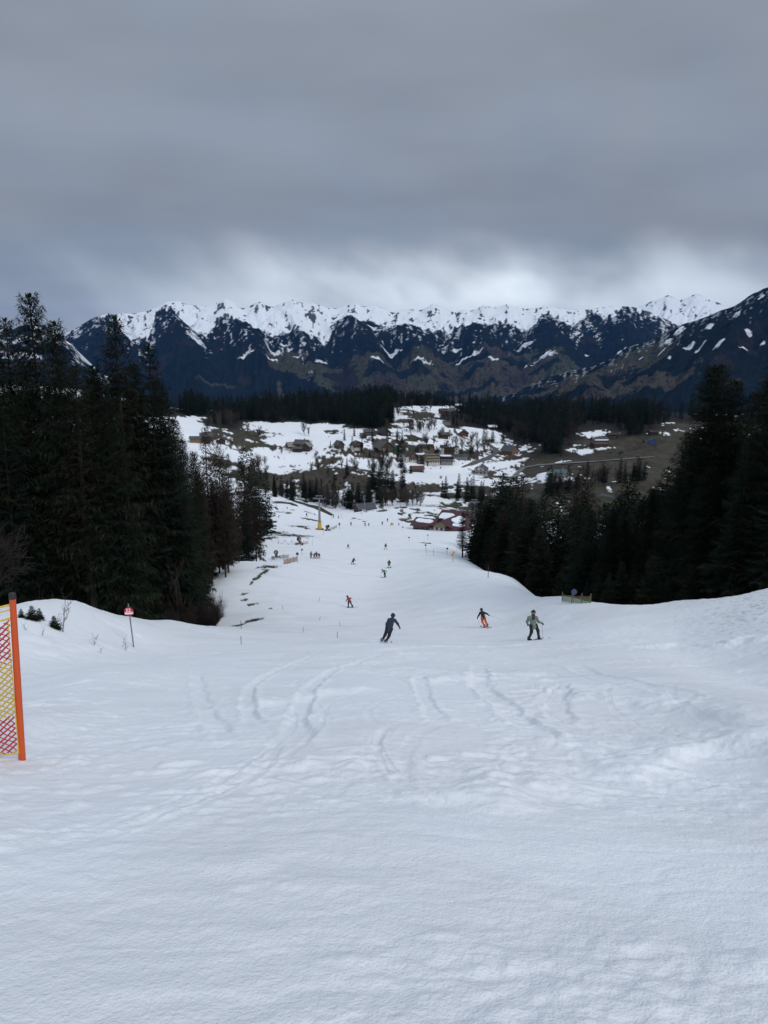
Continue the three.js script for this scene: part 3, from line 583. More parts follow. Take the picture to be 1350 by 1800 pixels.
// leafless trees: limbs that fork
function bareShape(seed, o) {
  const r = rng(seed), T = new Bush(), C = new Bush(), k = o.tint ?? [0.036, 0.031, 0.028];
  const grow = (a, d, l, w, lev, B) => {
    let p = a, dir = d, n = lev === 0 ? 5 : 3;
    for (let i = 0; i < n; i++) {
      const bend = o.bend ?? 0.22;
      dir = [dir[0] + (r() - 0.5) * bend, dir[1] + (lev > 0 ? (o.rise ?? 0.10) : 0) + (r() - 0.5) * bend * 0.6, dir[2] + (r() - 0.5) * bend]; const L = Math.hypot(...dir); dir = dir.map((v) => v / L);
      const q = [p[0] + dir[0] * l / n, p[1] + dir[1] * l / n, p[2] + dir[2] * l / n], w0 = w * (1 - 0.55 * i / n), w1 = w * (1 - 0.55 * (i + 1) / n);
      B.bar(p, q, w0, w1, k.map((v) => v * (0.8 + 0.4 * r())), lev === 0 ? 6 : 3);
      if (lev < o.levels && (lev > 0 || i >= (o.first ?? 1))) {
        const m = lev === 0 ? o.forks : 2 + (r() < 0.5 ? 1 : 0);
        for (let f = 0; f < m; f++) {
          const t = r() * 6.28, sp = (o.spread ?? 0.75) * (0.6 + 0.7 * r());
          const U = Math.abs(dir[1]) < 0.9 ? [dir[2], 0, -dir[0]] : [1, 0, 0], ul = Math.hypot(...U), u = U.map((v) => v / ul), v2 = [dir[1] * u[2] - dir[2] * u[1], dir[2] * u[0] - dir[0] * u[2], dir[0] * u[1] - dir[1] * u[0]];
          const nd = [0, 1, 2].map((c) => dir[c] + sp * (Math.cos(t) * u[c] + Math.sin(t) * v2[c])), nl = Math.hypot(...nd), frac = r();
          grow([lerp(p[0], q[0], frac), lerp(p[1], q[1], frac), lerp(p[2], q[2], frac)], nd.map((v) => v / nl), l * (o.shrink ?? 0.5) * (0.7 + 0.6 * r()), Math.max(w1 * 0.55, o.thin ?? 0.0011), lev + 1, C);
        }
      }
      p = q;
    }
  };
  const stems = o.stems ?? 1;
  for (let s = 0; s < stems; s++) grow([(r() - 0.5) * 0.05 * (stems - 1), -0.03, (r() - 0.5) * 0.05 * (stems - 1)], stems > 1 ? [(r() - 0.5) * 0.7, 1, (r() - 0.5) * 0.7] : [(r() - 0.5) * 0.08, 1, (r() - 0.5) * 0.08], (o.stem ?? 0.62) * (stems > 1 ? 0.7 + 0.4 * r() : 1), o.girth ?? 0.016, 0, T);
  const g = { trunk: T.geometry(), crown: C.geometry() };
  g.crown.computeBoundingBox(); const top = g.crown.boundingBox.max.y; g.trunk.scale(1 / top, 1 / top, 1 / top); g.crown.scale(1 / top, 1 / top, 1 / top);
  return g;
}
const SHAPES = {
  spruce: [ // the tall trees beside the piste
    spruceShape(11, { radius: 0.135, whorls: 58, per: 10, crowd: 0.8, step: 0.0072, twig: 0.24, needle: 0.0125, droop: 0.25, hang: 0.7, fine: 2, width: 0.092, gap: 0.12 }),
    spruceShape(23, { radius: 0.145, whorls: 54, per: 10, crowd: 0.8, step: 0.0072, twig: 0.24, needle: 0.0125, droop: 0.30, hang: 0.8, fine: 2, width: 0.092, gap: 0.10, taper: 0.62 }),
    spruceShape(37, { radius: 0.125, whorls: 50, per: 9, crowd: 0.8, step: 0.0078, twig: 0.24, needle: 0.0125, droop: 0.34, hang: 0.95, fine: 2, width: 0.09, gap: 0.20, bare: 0.10, taper: 0.58 }),
  ],
  open: [ // thin old crowns through which one looks
    spruceShape(41, { radius: 0.105, whorls: 40, per: 8, crowd: 0.78, step: 0.0082, twig: 0.24, needle: 0.0125, droop: 0.35, hang: 0.8, fine: 2, width: 0.09, gap: 0.26, fill: 0.8, bare: 0.16, taper: 0.5, dead: 0.18, tint: [0.028, 0.032, 0.020] }),
    spruceShape(43, { radius: 0.095, whorls: 44, per: 8, crowd: 0.78, step: 0.0082, twig: 0.24, needle: 0.0125, droop: 0.2, hang: 0.7, fine: 2, width: 0.09, gap: 0.22, fill: 0.85, bare: 0.2, taper: 0.45, dead: 0.12, tint: [0.028, 0.032, 0.020] }),
  ],
  fir: [ // layered dark firs
    spruceShape(53, { radius: 0.20, whorls: 40, per: 9, step: 0.0085, twig: 0.26, needle: 0.013, droop: 0.05, hang: 0.3, fine: 1, width: 0.12, crowd: 0.85, gap: 0.08, taper: 0.75, tint: [0.019, 0.030, 0.022] }),
    spruceShape(59, { radius: 0.24, whorls: 34, per: 9, step: 0.0095, twig: 0.26, needle: 0.015, droop: 0.02, hang: 0.25, fine: 1, width: 0.12, crowd: 0.85, gap: 0.10, taper: 0.8, tint: [0.020, 0.034, 0.022] }),
  ],
  young: [
    spruceShape(61, { radius: 0.24, whorls: 24, per: 8, step: 0.02, needle: 0.036, droop: 0.0, hang: 0.35, width: 0.2, gap: 0.08, taper: 0.95, tint: [0.026, 0.038, 0.022] }),
    spruceShape(67, { radius: 0.28, whorls: 22, per: 8, step: 0.022, needle: 0.038, droop: 0.0, hang: 0.3, width: 0.2, gap: 0.1, taper: 0.95, tint: [0.030, 0.041, 0.022] }),
  ],
  wood: [ // spruces of the woods farther off
    spruceShape(71, { radius: 0.150, whorls: 34, per: 7, step: 0.022, needle: 0.026, droop: 0.2, hang: 0.5, width: 0.22, gap: 0.1 }),
    spruceShape(73, { radius: 0.125, whorls: 36, per: 7, step: 0.022, needle: 0.026, droop: 0.25, hang: 0.6, width: 0.22, gap: 0.12, taper: 0.62 }),
    spruceShape(79, { radius: 0.175, whorls: 32, per: 7, step: 0.024, needle: 0.028, droop: 0.15, hang: 0.5, width: 0.22, gap: 0.1, taper: 0.85 }),
  ],
  larch: [
    spruceShape(83, { radius: 0.17, whorls: 50, per: 8, step: 0.010, needle: 0.018, droop: 0.12, hang: 0.8, width: 0.085, gap: 0.18, taper: 0.7, shade: 1, dead: 0, bare: 0.12, tint: [0.030, 0.024, 0.019] }),
    spruceShape(89, { radius: 0.15, whorls: 48, per: 8, step: 0.010, needle: 0.02, droop: 0.2, hang: 0.9, width: 0.08, gap: 0.22, taper: 0.6, shade: 1, dead: 0, bare: 0.2, tint: [0.030, 0.024, 0.020] }),
  ],
  far: [
    spruceShape(97, { radius: 0.16, whorls: 17, per: 6, step: 0.05, needle: 0.035, droop: 0.25, hang: 0.6, width: 0.26, gap: 0.08, taper: 0.9 }),
    spruceShape(101, { radius: 0.13, whorls: 18, per: 6, step: 0.05, needle: 0.033, droop: 0.3, hang: 0.6, width: 0.26, gap: 0.10, taper: 0.8 }),
  ],
  bare: [
    bareShape(103, { levels: 3, forks: 3, spread: 0.75, stem: 0.62, girth: 0.017, first: 1, thin: 0.0020 }),
    bareShape(107, { levels: 3, forks: 3, spread: 0.6, stem: 0.75, girth: 0.014, first: 1, thin: 0.0018, shrink: 0.42 }),
    bareShape(109, { levels: 3, forks: 4, spread: 0.95, stem: 0.5, girth: 0.02, first: 2, thin: 0.0022, shrink: 0.6 }),
  ],
  bareMid: [ // leafless trees of the village
    bareShape(151, { levels: 3, forks: 4, spread: 0.75, stem: 0.62, girth: 0.018, first: 1, thin: 0.0031, tint: [0.062, 0.053, 0.047] }),
    bareShape(157, { levels: 3, forks: 4, spread: 0.6, stem: 0.75, girth: 0.016, first: 1, thin: 0.0030, shrink: 0.45, tint: [0.068, 0.058, 0.050] }),
    bareShape(163, { levels: 3, forks: 4, spread: 0.95, stem: 0.5, girth: 0.022, first: 1, thin: 0.0031, shrink: 0.55, tint: [0.058, 0.049, 0.044] }),
  ],
  bareFar: [
    bareShape(113, { levels: 2, forks: 4, spread: 0.6, stem: 0.8, girth: 0.012, first: 1, thin: 0.006, tint: [0.036, 0.031, 0.029] }),
    bareShape(127, { levels: 2, forks: 4, spread: 0.8, stem: 0.7, girth: 0.013, first: 1, thin: 0.006, tint: [0.042, 0.034, 0.030] }),
  ],
  sapling: [
    bareShape(131, { levels: 2, forks: 2, spread: 0.8, stem: 0.85, girth: 0.011, first: 1, thin: 0.0035, shrink: 0.38, tint: [0.05, 0.04, 0.035] }),
    bareShape(137, { levels: 2, forks: 2, spread: 0.7, stem: 0.9, girth: 0.010, first: 1, thin: 0.0035, shrink: 0.4, tint: [0.055, 0.043, 0.036] }),
  ],
  thicket: [
    bareShape(139, { levels: 2, forks: 2, stems: 9, spread: 0.6, stem: 0.8, girth: 0.010, first: 1, thin: 0.005, shrink: 0.5, tint: [0.036, 0.028, 0.024] }),
    bareShape(149, { levels: 2, forks: 3, stems: 7, spread: 0.8, stem: 0.7, girth: 0.012, first: 0, thin: 0.005, shrink: 0.55, tint: [0.032, 0.026, 0.023] }),
  ],
};
const NAMES = { spruce: 'spruce_tree', open: 'spruce_tree', fir: 'fir_tree', young: 'young_spruce', wood: 'spruce_tree', larch: 'larch_tree', far: 'spruce_tree', bare: 'bare_tree', bareMid: 'bare_tree', bareFar: 'bare_tree', sapling: 'bare_sapling', thicket: 'bare_shrub' };
const CATEGORY = { young: 'tree', sapling: 'sapling', thicket: 'shrub' };
const protos = {};
function plant(kind, variant, x, y, z, height, turn, label, group, wide = 1) {
  const key = kind + variant % SHAPES[kind].length; let o = protos[key];
  if (!o) {
    const s = SHAPES[kind][variant % SHAPES[kind].length];
    o = protos[key] = new THREE.Group(); o.userData = { baseName: NAMES[kind], category: CATEGORY[kind] ?? 'tree' };
    const shrub = kind === 'thicket';
    part(shrub ? 'stem' : 'trunk', s.trunk, M.needles, o); part(shrub ? 'twigs' : 'crown', s.crown, M.needles, o);
  }
  const t = o.clone(); t.name = numbered(NAMES[kind]); t.userData = { label, category: o.userData.category }; if (group) t.userData.group = group;
  t.position.set(x, y - 0.1, z); t.rotation.y = turn; t.scale.set(height * wide, height, height * wide); scene.add(t);
  return t;
}
const TR = rng(2024), turnOf = () => TR() * 6.2832;
// a tree whose foot stands at distance D in pixel column X and whose tip shows at pixel row Ytop
function treeTo(kind, variant, X, D, Ytop, label, group, wide = 1) {
  const p = onLand(X, D), h = heightAt(Ytop, D) - p.y;
  return h > 1 && plant(kind, variant, p.x, p.y, p.z, h, turnOf(), label, group, wide);
}
// ---- the wood on the left of the piste
const LW = 'spruces of the wood on the left of the piste', RW = 'conifers of the wood on the right of the piste';
for (const [k, v, X, D, Y, wide, label] of [
  ['spruce', 1, 2, 52, 496, 1.5, 'very tall dark spruce cut by the left edge of the picture'],
  ['open', 0, 60, 60, 556, 0.95, 'thin-topped spruce between the two tallest spruces on the left'],
  ['spruce', 2, 104, 56, 513, 1.0, 'tallest spruce of the left wood with a shaggy narrow top'],
  ['spruce', 1, 140, 53, 562, 0.9, 'broad dense spruce right against the shaggy tallest one'],
  ['open', 1, 168, 51, 640, 1.25, 'pale grey trunk spruce with sparse drooping boughs'],
  ['spruce', 2, 198, 64, 640, 1.0, 'short spruce top peeping out between two taller spruces'],
  ['open', 0, 241, 60, 553, 1.1, 'see-through spruce with a ragged top before the snowy peak'],
  ['spruce', 0, 266, 66, 640, 0.85, 'dark narrow spruce behind the see-through ragged one'],
  ['fir', 0, 291, 63, 604, 0.85, 'dense blunt-topped fir at the right of the left wood'],
  ['spruce', 1, 305, 70, 668, 0.9, 'spruce filling the slope of crowns below the blunt-topped fir'],
  ['spruce', 0, 326, 74, 735, 0.85, 'rightmost big spruce of the left wood beside the bare larches'],
  ['fir', 1, 338, 80, 838, 0.6, 'low wide fir spreading over the snow at the edge of the left wood'],
  ['spruce', 0, 338, 84, 772, 0.8, 'dark spruce in the notch between the left wood and the larches'], ['spruce', 2, 353, 96, 792, 0.8, 'dark spruce behind the notch at the right end of the left wood'],
  ['spruce', 0, 30, 66, 640, 1.0, 'dark spruce in shade behind the cut-off tall spruce'],
  ['spruce', 2, 84, 70, 640, 1.0, 'slim spruce hidden in part by the tallest spruce'],
  ['spruce', 0, 215, 52, 700, 1.3, 'lower full spruce in front of the see-through one'],
  ['fir', 0, 40, 50, 720, 0.9, 'broad low fir beneath the cut-off tall spruce'],
  ['spruce', 0, -70, 56, 540, 1.2, 'tall spruce mostly outside the left edge'],
]) treeTo(k, v, X, D, Y, label, undefined, wide);
for (let i = 0; i < 58; i++) {
  const X = lerp(-160, 322, TR()), D = lerp(62, 120, TR()) * (X > 300 ? 1.0 : 1), top = lerp(640, 800, TR()) + (X > 300 ? 60 : 0) + (D > 90 ? 20 : 0);
  const kind = TR() < 0.75 ? 'spruce' : 'fir';
  treeTo(kind, Math.floor(TR() * 3), X, D, top, `dark ${kind === 'fir' ? 'layered fir' : 'spruce'} ${X > 230 ? 'deep inside the right end' : X > 80 ? 'deep inside the middle' : 'deep inside the left end'} of the wood left of the piste`, LW, 1.0 + 0.25 * TR());
}
// larches and the small firs at the end of that wood
for (const [k, v, X, D, Y, wide, label] of [
  ['larch', 0, 372, 118, 752, 0.75, 'brown leafless larch against the dark left wood'], ['larch', 1, 392, 128, 772, 0.75, 'tall brown larch in the middle of the left larch clump'], ['larch', 0, 408, 150, 798, 0.7, 'brown larch beside two dark spires left of the village'],
  ['larch', 1, 354, 110, 800, 0.8, 'low brown larch tucked under the dark left wood'], ['larch', 1, 425, 168, 846, 0.7, 'small brown larch behind the slim dark firs'],
  ['larch', 0, 451, 176, 805, 0.6, 'lone larch with a bare straight trunk on the snow'], ['larch', 1, 438, 172, 835, 0.55, 'second bare-stemmed larch just left of the lone one'],
  ['wood', 1, 434, 205, 788, 0.9, 'slim dark spire, taller of a pair left of the village snow'], ['wood', 1, 446, 212, 796, 0.9, 'slim dark spire, shorter of a pair left of the village snow'],
  ['wood', 0, 458, 240, 822, 1.0, 'dark spruce right of the pair of slim spires'], ['wood', 2, 470, 262, 828, 1.0, 'dark spruce above the far snow slope, near the slim spires'],
  ['fir', 0, 434, 158, 872, 0.75, 'pointed fir standing on the snow behind the terrace edge'], ['fir', 1, 416, 156, 905, 0.65, 'small fir at the left of the pointed fir on the terrace'],
  ['fir', 0, 398, 148, 900, 0.7, 'dark fir half behind the terrace edge by the left wood'], ['spruce', 0, 380, 138, 850, 0.9, 'dark spruce at the far corner of the left wood'], ['spruce', 1, 362, 120, 845, 0.85, 'dark spruce between the larches and the left wood'],
]) treeTo(k, v, X, D, Y, label, undefined, wide);
for (let i = 0; i < 12; i++) treeTo('larch', i, lerp(352, 424, TR()), lerp(108, 160, TR()), lerp(775, 880, TR()), 'brown leafless larch in the clump at the end of the left wood', 'larches at the end of the left wood', 0.75);
// ---- the wood on the right
for (const [k, v, X, D, Y, wide, label] of [
  ['spruce', 0, 1216, 66, 642, 1.25, 'tallest dark spruce at the right, twin top beside it'], ['spruce', 2, 1232, 70, 640, 1.0, 'twin top leaning close to the tallest right-hand spruce'], ['spruce', 0, 1256, 66, 668, 1.15, 'sharp-topped spruce right of the twin-topped pair'],
  ['spruce', 2, 1312, 60, 668, 1.2, 'spruce with long level boughs and a bare bent branch'], ['spruce', 1, 1340, 55, 590, 1.4, 'huge dark spruce cut by the right edge'], ['fir', 1, 1290, 54, 780, 0.9, 'fir with pale green bough ends at the right'],
  ['spruce', 0, 1290, 72, 690, 1.1, 'dark spruce filling the gap right of the sharp-topped one'], ['spruce', 1, 1335, 64, 640, 1.1, 'dark spruce just left of the huge one at the right edge'],
  ['fir', 0, 1345, 52, 740, 1.0, 'thick fir under the huge spruce at the right edge'], ['spruce', 1, 1188, 72, 760, 1.2, 'wide skirted spruce at the left foot of the tallest one'], ['spruce', 0, 1382, 58, 530, 1.5, 'tall spruce just outside the right edge'],
  ['fir', 0, 1152, 78, 820, 1.0, 'dark fir below the wide skirted spruce'], ['spruce', 1, 1230, 62, 820, 1.5, 'broad spruce hiding the trunks of the twin-topped pair'],
  ['wood', 0, 1090, 118, 834, 1.1, 'pointed spruce standing above the wood below the right meadow'], ['wood', 2, 880, 172, 833, 1.25, 'highest spruce at the left tip of the right wood'], ['wood', 1, 866, 176, 846, 1.2, 'spruce one step left of the highest at the wood tip'], ['wood', 0, 897, 168, 838, 1.2, 'spruce one step right of the highest at the wood tip'],
  ['larch', 0, 912, 160, 838, 1.3, 'brown larch among the spruces at the tip of the right wood'], ['larch', 1, 1016, 140, 842, 1.3, 'brown larch in front of the houses below the right meadow'], ['larch', 0, 1000, 146, 850, 1.2, 'second brown larch in front of the houses below the meadow'], ['larch', 1, 1075, 128, 870, 1.3, 'brown larch beside the pointed spruce of the right wood'],
  ['open', 1, 813, 178, 900, 1.4, 'olive pine-like tree in front of the red-roofed hut'], ['wood', 2, 832, 174, 886, 1.2, 'dark tree whose shrub-like foot reaches the piste by the hut'], ['wood', 2, 848, 172, 868, 1.3, 'dense spruce between the hut and the highest tip spruce'],
]) treeTo(k, v, X, D, Y, label, undefined, wide);
const rightTop = polyline([[835, 890], [855, 872], [880, 845], [900, 850], [930, 872], [960, 858], [985, 868], [1015, 862], [1045, 884], [1075, 872], [1090, 850], [1120, 862], [1150, 840], [1185, 790], [1230, 740], [1300, 760], [1400, 700]]);
const rightNear = polyline([[835, 172], [860, 150], [900, 124], [950, 102], [1000, 88], [1040, 76], [1100, 68], [1200, 61], [1350, 54], [1500, 56]]);
for (let i = 0; i < 150; i++) {
  const X = 838 + 560 * Math.pow(TR(), 1.25), d0 = rightNear(X), back = Math.pow(TR(), 1.3), D = d0 + 4 + back * (X < 1100 ? 90 : 60), k = TR();
  const kind = D > 85 ? (k < 0.85 ? 'wood' : 'larch') : (k < 0.7 ? 'spruce' : 'fir');
  treeTo(kind, Math.floor(TR() * 3), X, D, rightTop(X) + lerp(0, 50, TR()) * (back < 0.3 ? 1.5 : 1), `${kind === 'larch' ? 'brown larch' : kind === 'fir' ? 'dark layered fir' : 'dark spruce'} ${back < 0.3 ? 'in the front ranks' : 'in the rear ranks'} of the right wood ${X < 960 ? 'by the ski hut' : X < 1080 ? 'behind the green net' : X < 1200 ? 'left of the tallest spruces' : 'under the tallest spruces'}`, RW, 1.1 + 0.35 * TR());
}
for (const [X, D, Y, v, label] of [[1068, 62, 1005, 0, 'small young spruce at the snow edge, right of the green net'], [1088, 63, 985, 1, 'young spruce next to the small one right of the green net'], [1110, 62, 1000, 0, 'third young spruce of the row at the right snow edge'], [1140, 60, 975, 1, 'taller young spruce in the row at the right snow edge'], [1170, 59, 1010, 0, 'young spruce in the dark at the right snow edge'], [1255, 55, 1012, 0, 'pale green young fir at the snow edge below the right wood'], [1340, 52, 1000, 1, 'pale green young fir at the snow edge by the right border'], [1050, 68, 1010, 1, 'young spruce just behind the green net'], [985, 92, 990, 0, 'young spruce at the snow edge left of the green net'], [1210, 58, 990, 1, 'slim young spruce between the pale green firs'], [1030, 74, 1020, 0, 'lowest young spruce beside the blue sign']])
  treeTo('young', v, X, D, Y, label, undefined, 1);
// ---- brushwood, bushes and saplings on the mound at the left
for (const [k, v, X, D, h, label] of [['sapling', 0, 110, 33, 2.3, 'thin leafless sapling on the snow mound left of the piste sign'], ['sapling', 1, 165, 32, 0.95, 'low leafless twigs in the snow left of the piste sign'], ['sapling', 0, 222, 34, 1.0, 'small leafless sapling beside the piste sign'], ['sapling', 1, 46, 31, 0.55, 'crooked twig in the snow under the small bushes'], ['sapling', 0, 74, 31, 0.6, 'short bent twig right of the small bushes'], ['sapling', 1, 176, 31, 0.5, 'leaning twig end sticking out of the snow'],
  ['young', 1, 57, 33, 0.75, 'low dark conifer bush on the mound, leftmost of three'], ['young', 0, 70, 33.5, 0.6, 'low dark conifer bush on the mound, middle of three'], ['young', 1, 96, 33, 0.7, 'low dark conifer bush on the mound, rightmost of three'], ['young', 0, 38, 33, 0.5, 'tiny conifer bush beside the orange post']])
  { const p = onLand(X, D); plant(k, v, p.x, p.y, p.z, h, turnOf(), label, undefined, k === 'young' ? 1.9 : 1); }
for (let i = 0; i < 18; i++) {
  const X = lerp(150, 378, Math.sqrt(TR())), D = lerp(53, 66, TR()) + (X > 330 ? 6 : 0), p = onLand(X, D);
  plant('thicket', i, p.x, p.y, p.z, lerp(1.6, 3.6, TR()), turnOf(), 'leafless brown bush at the snow edge under the left wood', 'bushes along the edge of the left wood', 0.9);
}
for (const [X, D, Y, label] of [[316, 60, 985, 'slim grey-stemmed leafless tree before the left wood'], [328, 61, 975, 'second slim leafless tree before the left wood'], [70, 50, 1005, 'bare sapling among the dark trunks on the left'], [155, 54, 1040, 'leafless sapling at the foot of the left wood'], [195, 56, 1030, 'brownish sapling before the dark trunks on the left'], [290, 60, 1010, 'slender bare tree left of the grey-stemmed pair']]) treeTo('sapling', 0, X, D, Y, label, undefined, 0.8);
treeTo('bare', 2, -6, 42, 862, 'wide leafless tree reaching in from the left edge', undefined, 1.0);
treeTo('bare', 0, 1378, 46, 690, 'leafless tree with a long bent branch at the right edge', undefined, 0.6);
// ---------------------------------------------------------------- the woods on the ridge, the village and its trees
// roads
function road(name, pts, width, tone, label, category) {
  const P = [], c = [];
  for (let i = 0; i < pts.length - 1; i++) for (let k = 0; k < 8; k++) P.push(hitFrom(lerp(pts[i][0], pts[i + 1][0], k / 8), lerp(pts[i][1], pts[i + 1][1], k / 8), 460));
  P.push(hitFrom(...pts[pts.length - 1], 460));
  const pos = [], idx = [], n = 5;
  for (let i = 0; i < P.length; i++) {
    const a = P[Math.max(0, i - 2)], b = P[Math.min(P.length - 1, i + 2)], tx = b.x - a.x, td = b.D - a.D, L = Math.hypot(tx, td) || 1, nx = -td / L, nd = tx / L;
    for (let j = 0; j < n; j++) { const o = (j / (n - 1) - 0.5) * width * (1 + 0.2 * noise(i * 0.4, j)) * Math.min(1, 0.25 + i / 9, 0.25 + (P.length - 1 - i) / 9), x = P[i].x + nx * o, D = P[i].D + nd * o; pos.push(x, land(x, D) + 0.32, -D); }
    if (i) for (let j = 0; j < n - 1; j++) { const q = (i - 1) * n + j; idx.push(q, q + 1, q + n, q + 1, q + n + 1, q + n); }
  }
  const g = new THREE.BufferGeometry(); g.setAttribute('position', new THREE.Float32BufferAttribute(pos, 3)); g.setIndex(idx); g.computeVertexNormals();
  structure(topMesh(name, g, new THREE.MeshStandardMaterial({ color: rgb(...tone), roughness: 0.95, side: THREE.DoubleSide }), label, category));
}
road('road', [[812, 822], [834, 814], [857, 806], [870, 798], [871, 790], [861, 783], [852, 776]], 6, [0.095, 0.09, 0.088], 'grey village road curving up past the hotel', 'road');
road('road', [[1150, 803], [1100, 807], [1050, 811], [985, 815], [945, 818], [920, 822], [912, 830], [906, 836], [893, 845], [880, 852]], 5.5, [0.16, 0.15, 0.145], 'pale gravel road crossing the brown meadow on the right', 'road');
road('path', [[798, 752], [801, 761], [810, 767], [830, 776]], 4, [0.09, 0.085, 0.08], 'narrow dark lane between the snow patches above the hotel', 'path');
road('path', [[470, 876], [520, 882], [558, 893], [590, 909]], 5, [0.050, 0.046, 0.038], 'dark grassy bank track behind the far snow slope', 'path');

const FR = rng(555), farWood = { far0: [], far1: [], bareFar0: [], bareFar1: [] };
function woodland(poly, n, h0, h1, bareShare, from = 600) {
  const xs = poly.map((p) => p[0]), ys = poly.map((p) => p[1]), x0 = Math.min(...xs), x1 = Math.max(...xs), y0 = Math.min(...ys), y1 = Math.max(...ys);
  for (let i = 0, tries = 0; i < n && tries < n * 30; tries++) {
    const X = lerp(x0, x1, FR()), Y = lerp(y0, y1, FR()); if (!inside(poly, X, Y)) continue;
    i++;
    const p = hitFrom(X, Y, from); if (p.D > 1250) continue;
    const bare = FR() < 0.7 * bareShare * (0.5 + 1.5 * sstep(-0.3, 0.4, fbm(X / 40, Y / 14, 2))), h = lerp(h0, h1, FR()) * (bare ? 0.85 : 1) * (0.92 + 0.55 * fbm(X / 34, Y / 20 + 9, 3)), k = (bare ? 'bareFar' : 'far') + (FR() < 0.5 ? 0 : 1);
    const m = new THREE.Matrix4().compose(new THREE.Vector3(p.x, p.y - 0.3, -p.D), new THREE.Quaternion().setFromAxisAngle(new THREE.Vector3(0, 1, 0), FR() * 6.28), new THREE.Vector3(h * lerp(0.9, 1.3, FR()), h, h * lerp(0.9, 1.3, FR())));
    farWood[k].push([m, lerp(0.7, 1.35, FR())]);
  }
}
for (const w of WOODS) woodland(...w);
{
  const root = new THREE.Group(); root.name = 'distant_woods'; root.userData = { kind: 'stuff', label: 'dark distant woods of spruce and leafless trees along the ridge', category: 'woods' }; scene.add(root);
  for (const k in farWood) {
    const s = SHAPES[k.slice(0, -1)][+k.slice(-1)], g = mergeGeometries([s.crown, s.trunk]), L = farWood[k], im = new THREE.InstancedMesh(g, M.needles, L.length);
    L.forEach(([m, t], i) => { im.setMatrixAt(i, m); im.setColorAt(i, k.startsWith('far') ? rgb(t * 0.85, t, t * 0.98) : rgb(t, t * 0.97, t * 0.95)); });
    im.name = k.startsWith('far') ? 'conifers' : 'leafless_trees'; im.userData.kind = 'stuff'; im.castShadow = im.receiveShadow = true; root.add(im);
  }
}
// the trees between the piste and the village, each by itself
function standing(kind, variant, X, Y, hpx, label, group, wide = 1, from = 430) { const p = hitFrom(X, Y, from); return plant(kind, variant, p.x, p.y, p.z, Math.max(2, hpx * metresPerPixel(p.D) / CP), turnOf(), label, group, wide); }
const VW = 'spruces in the dip between the far piste and the village', VB = 'leafless trees in the dip behind the far piste', VT = 'leafless trees on the village meadows';
const dip = (kinds, n, poly, h0, h1, label, group) => { for (let i = 0, t = 0; i < n && t < 4000; t++) { const xs = poly.map((p) => p[0]), ys = poly.map((p) => p[1]), X = lerp(Math.min(...xs), Math.max(...xs), TR()), Y = lerp(Math.min(...ys), Math.max(...ys), TR()); if (!inside(poly, X, Y)) continue; i++; const k = kinds[Math.floor(TR() * kinds.length)]; standing(k, Math.floor(TR() * 3), X, Y, lerp(h0, h1, TR()), label, group, 1.05); } };
dip(['wood'], 14, [[478, 868], [540, 872], [600, 878], [600, 892], [560, 888], [480, 880]], 24, 44, 'dark spruce in the dip behind the far snow slope on the left', VW);
dip(['wood'], 16, [[595, 880], [640, 884], [715, 874], [718, 892], [640, 898], [600, 896]], 30, 56, 'dark spruce in the dip behind the ridge at the end of the piste', VW);
dip(['wood'], 9, [[650, 858], [712, 856], [712, 880], [660, 884]], 44, 62, 'tall dark spruce in the group below the village hotel', VW);
dip(['wood'], 16, [[470, 862], [640, 868], [650, 884], [480, 880]], 20, 40, 'dark spruce in the belt below the brown bank of the farmhouse', VW);
dip(['bareMid'], 26, [[690, 770], [860, 768], [860, 806], [700, 812]], 14, 24, 'leafless tree among the hotels and sheds of the village', 'leafless trees among the hotels');
dip(['wood'], 12, [[560, 752], [700, 752], [720, 812], [600, 800]], 12, 24, 'dark spruce between the barns of the village', 'spruces between the barns');
dip(['wood'], 12, [[770, 872], [850, 866], [850, 892], [780, 892]], 26, 44, 'dark spruce behind the red-roofed hut', VW);
dip(['bareMid'], 16, [[560, 880], [640, 888], [640, 896], [570, 894]], 26, 40, 'grey leafless tree in the dip left of the grey barn', VB);
dip(['bareMid'], 10, [[655, 884], [745, 878], [745, 892], [660, 894]], 26, 42, 'grey leafless tree in the dip right of the grey barn', VB);
dip(['bareMid'], 10, [[470, 862], [560, 868], [560, 878], [480, 874]], 14, 26, 'leafless tree on the brown slope behind the far snow slope', VB);
dip(['bareMid'], 14, [[395, 818], [470, 812], [470, 850], [410, 856]], 18, 34, 'leafless tree on the snow left of the two slim spires', VT);
dip(['bareMid'], 11, [[706, 757], [765, 754], [765, 761], [710, 762]], 18, 27, 'leafless tree in the long row on the snow bank above the hotel', 'row of leafless trees above the hotel');
dip(['bareMid'], 8, [[645, 826], [690, 822], [690, 832], [640, 834]], 22, 34, 'leafless tree in the row on the field below the big barn', VT);
dip(['bareMid', 'bareMid', 'larch'], 26, [[960, 850], [1080, 846], [1085, 880], [980, 890]], 22, 40, 'brownish leafless tree among the houses below the right meadow', 'leafless trees among the houses on the right');
dip(['wood'], 12, [[930, 862], [1130, 850], [1135, 880], [950, 890]], 30, 50, 'dark spruce among the houses below the right meadow', 'spruces among the houses on the right');
dip(['wood'], 5, [[1100, 842], [1132, 840], [1134, 852], [1105, 854]], 26, 34, 'dark spruce at the foot of the right meadow', 'spruces at the foot of the right meadow');
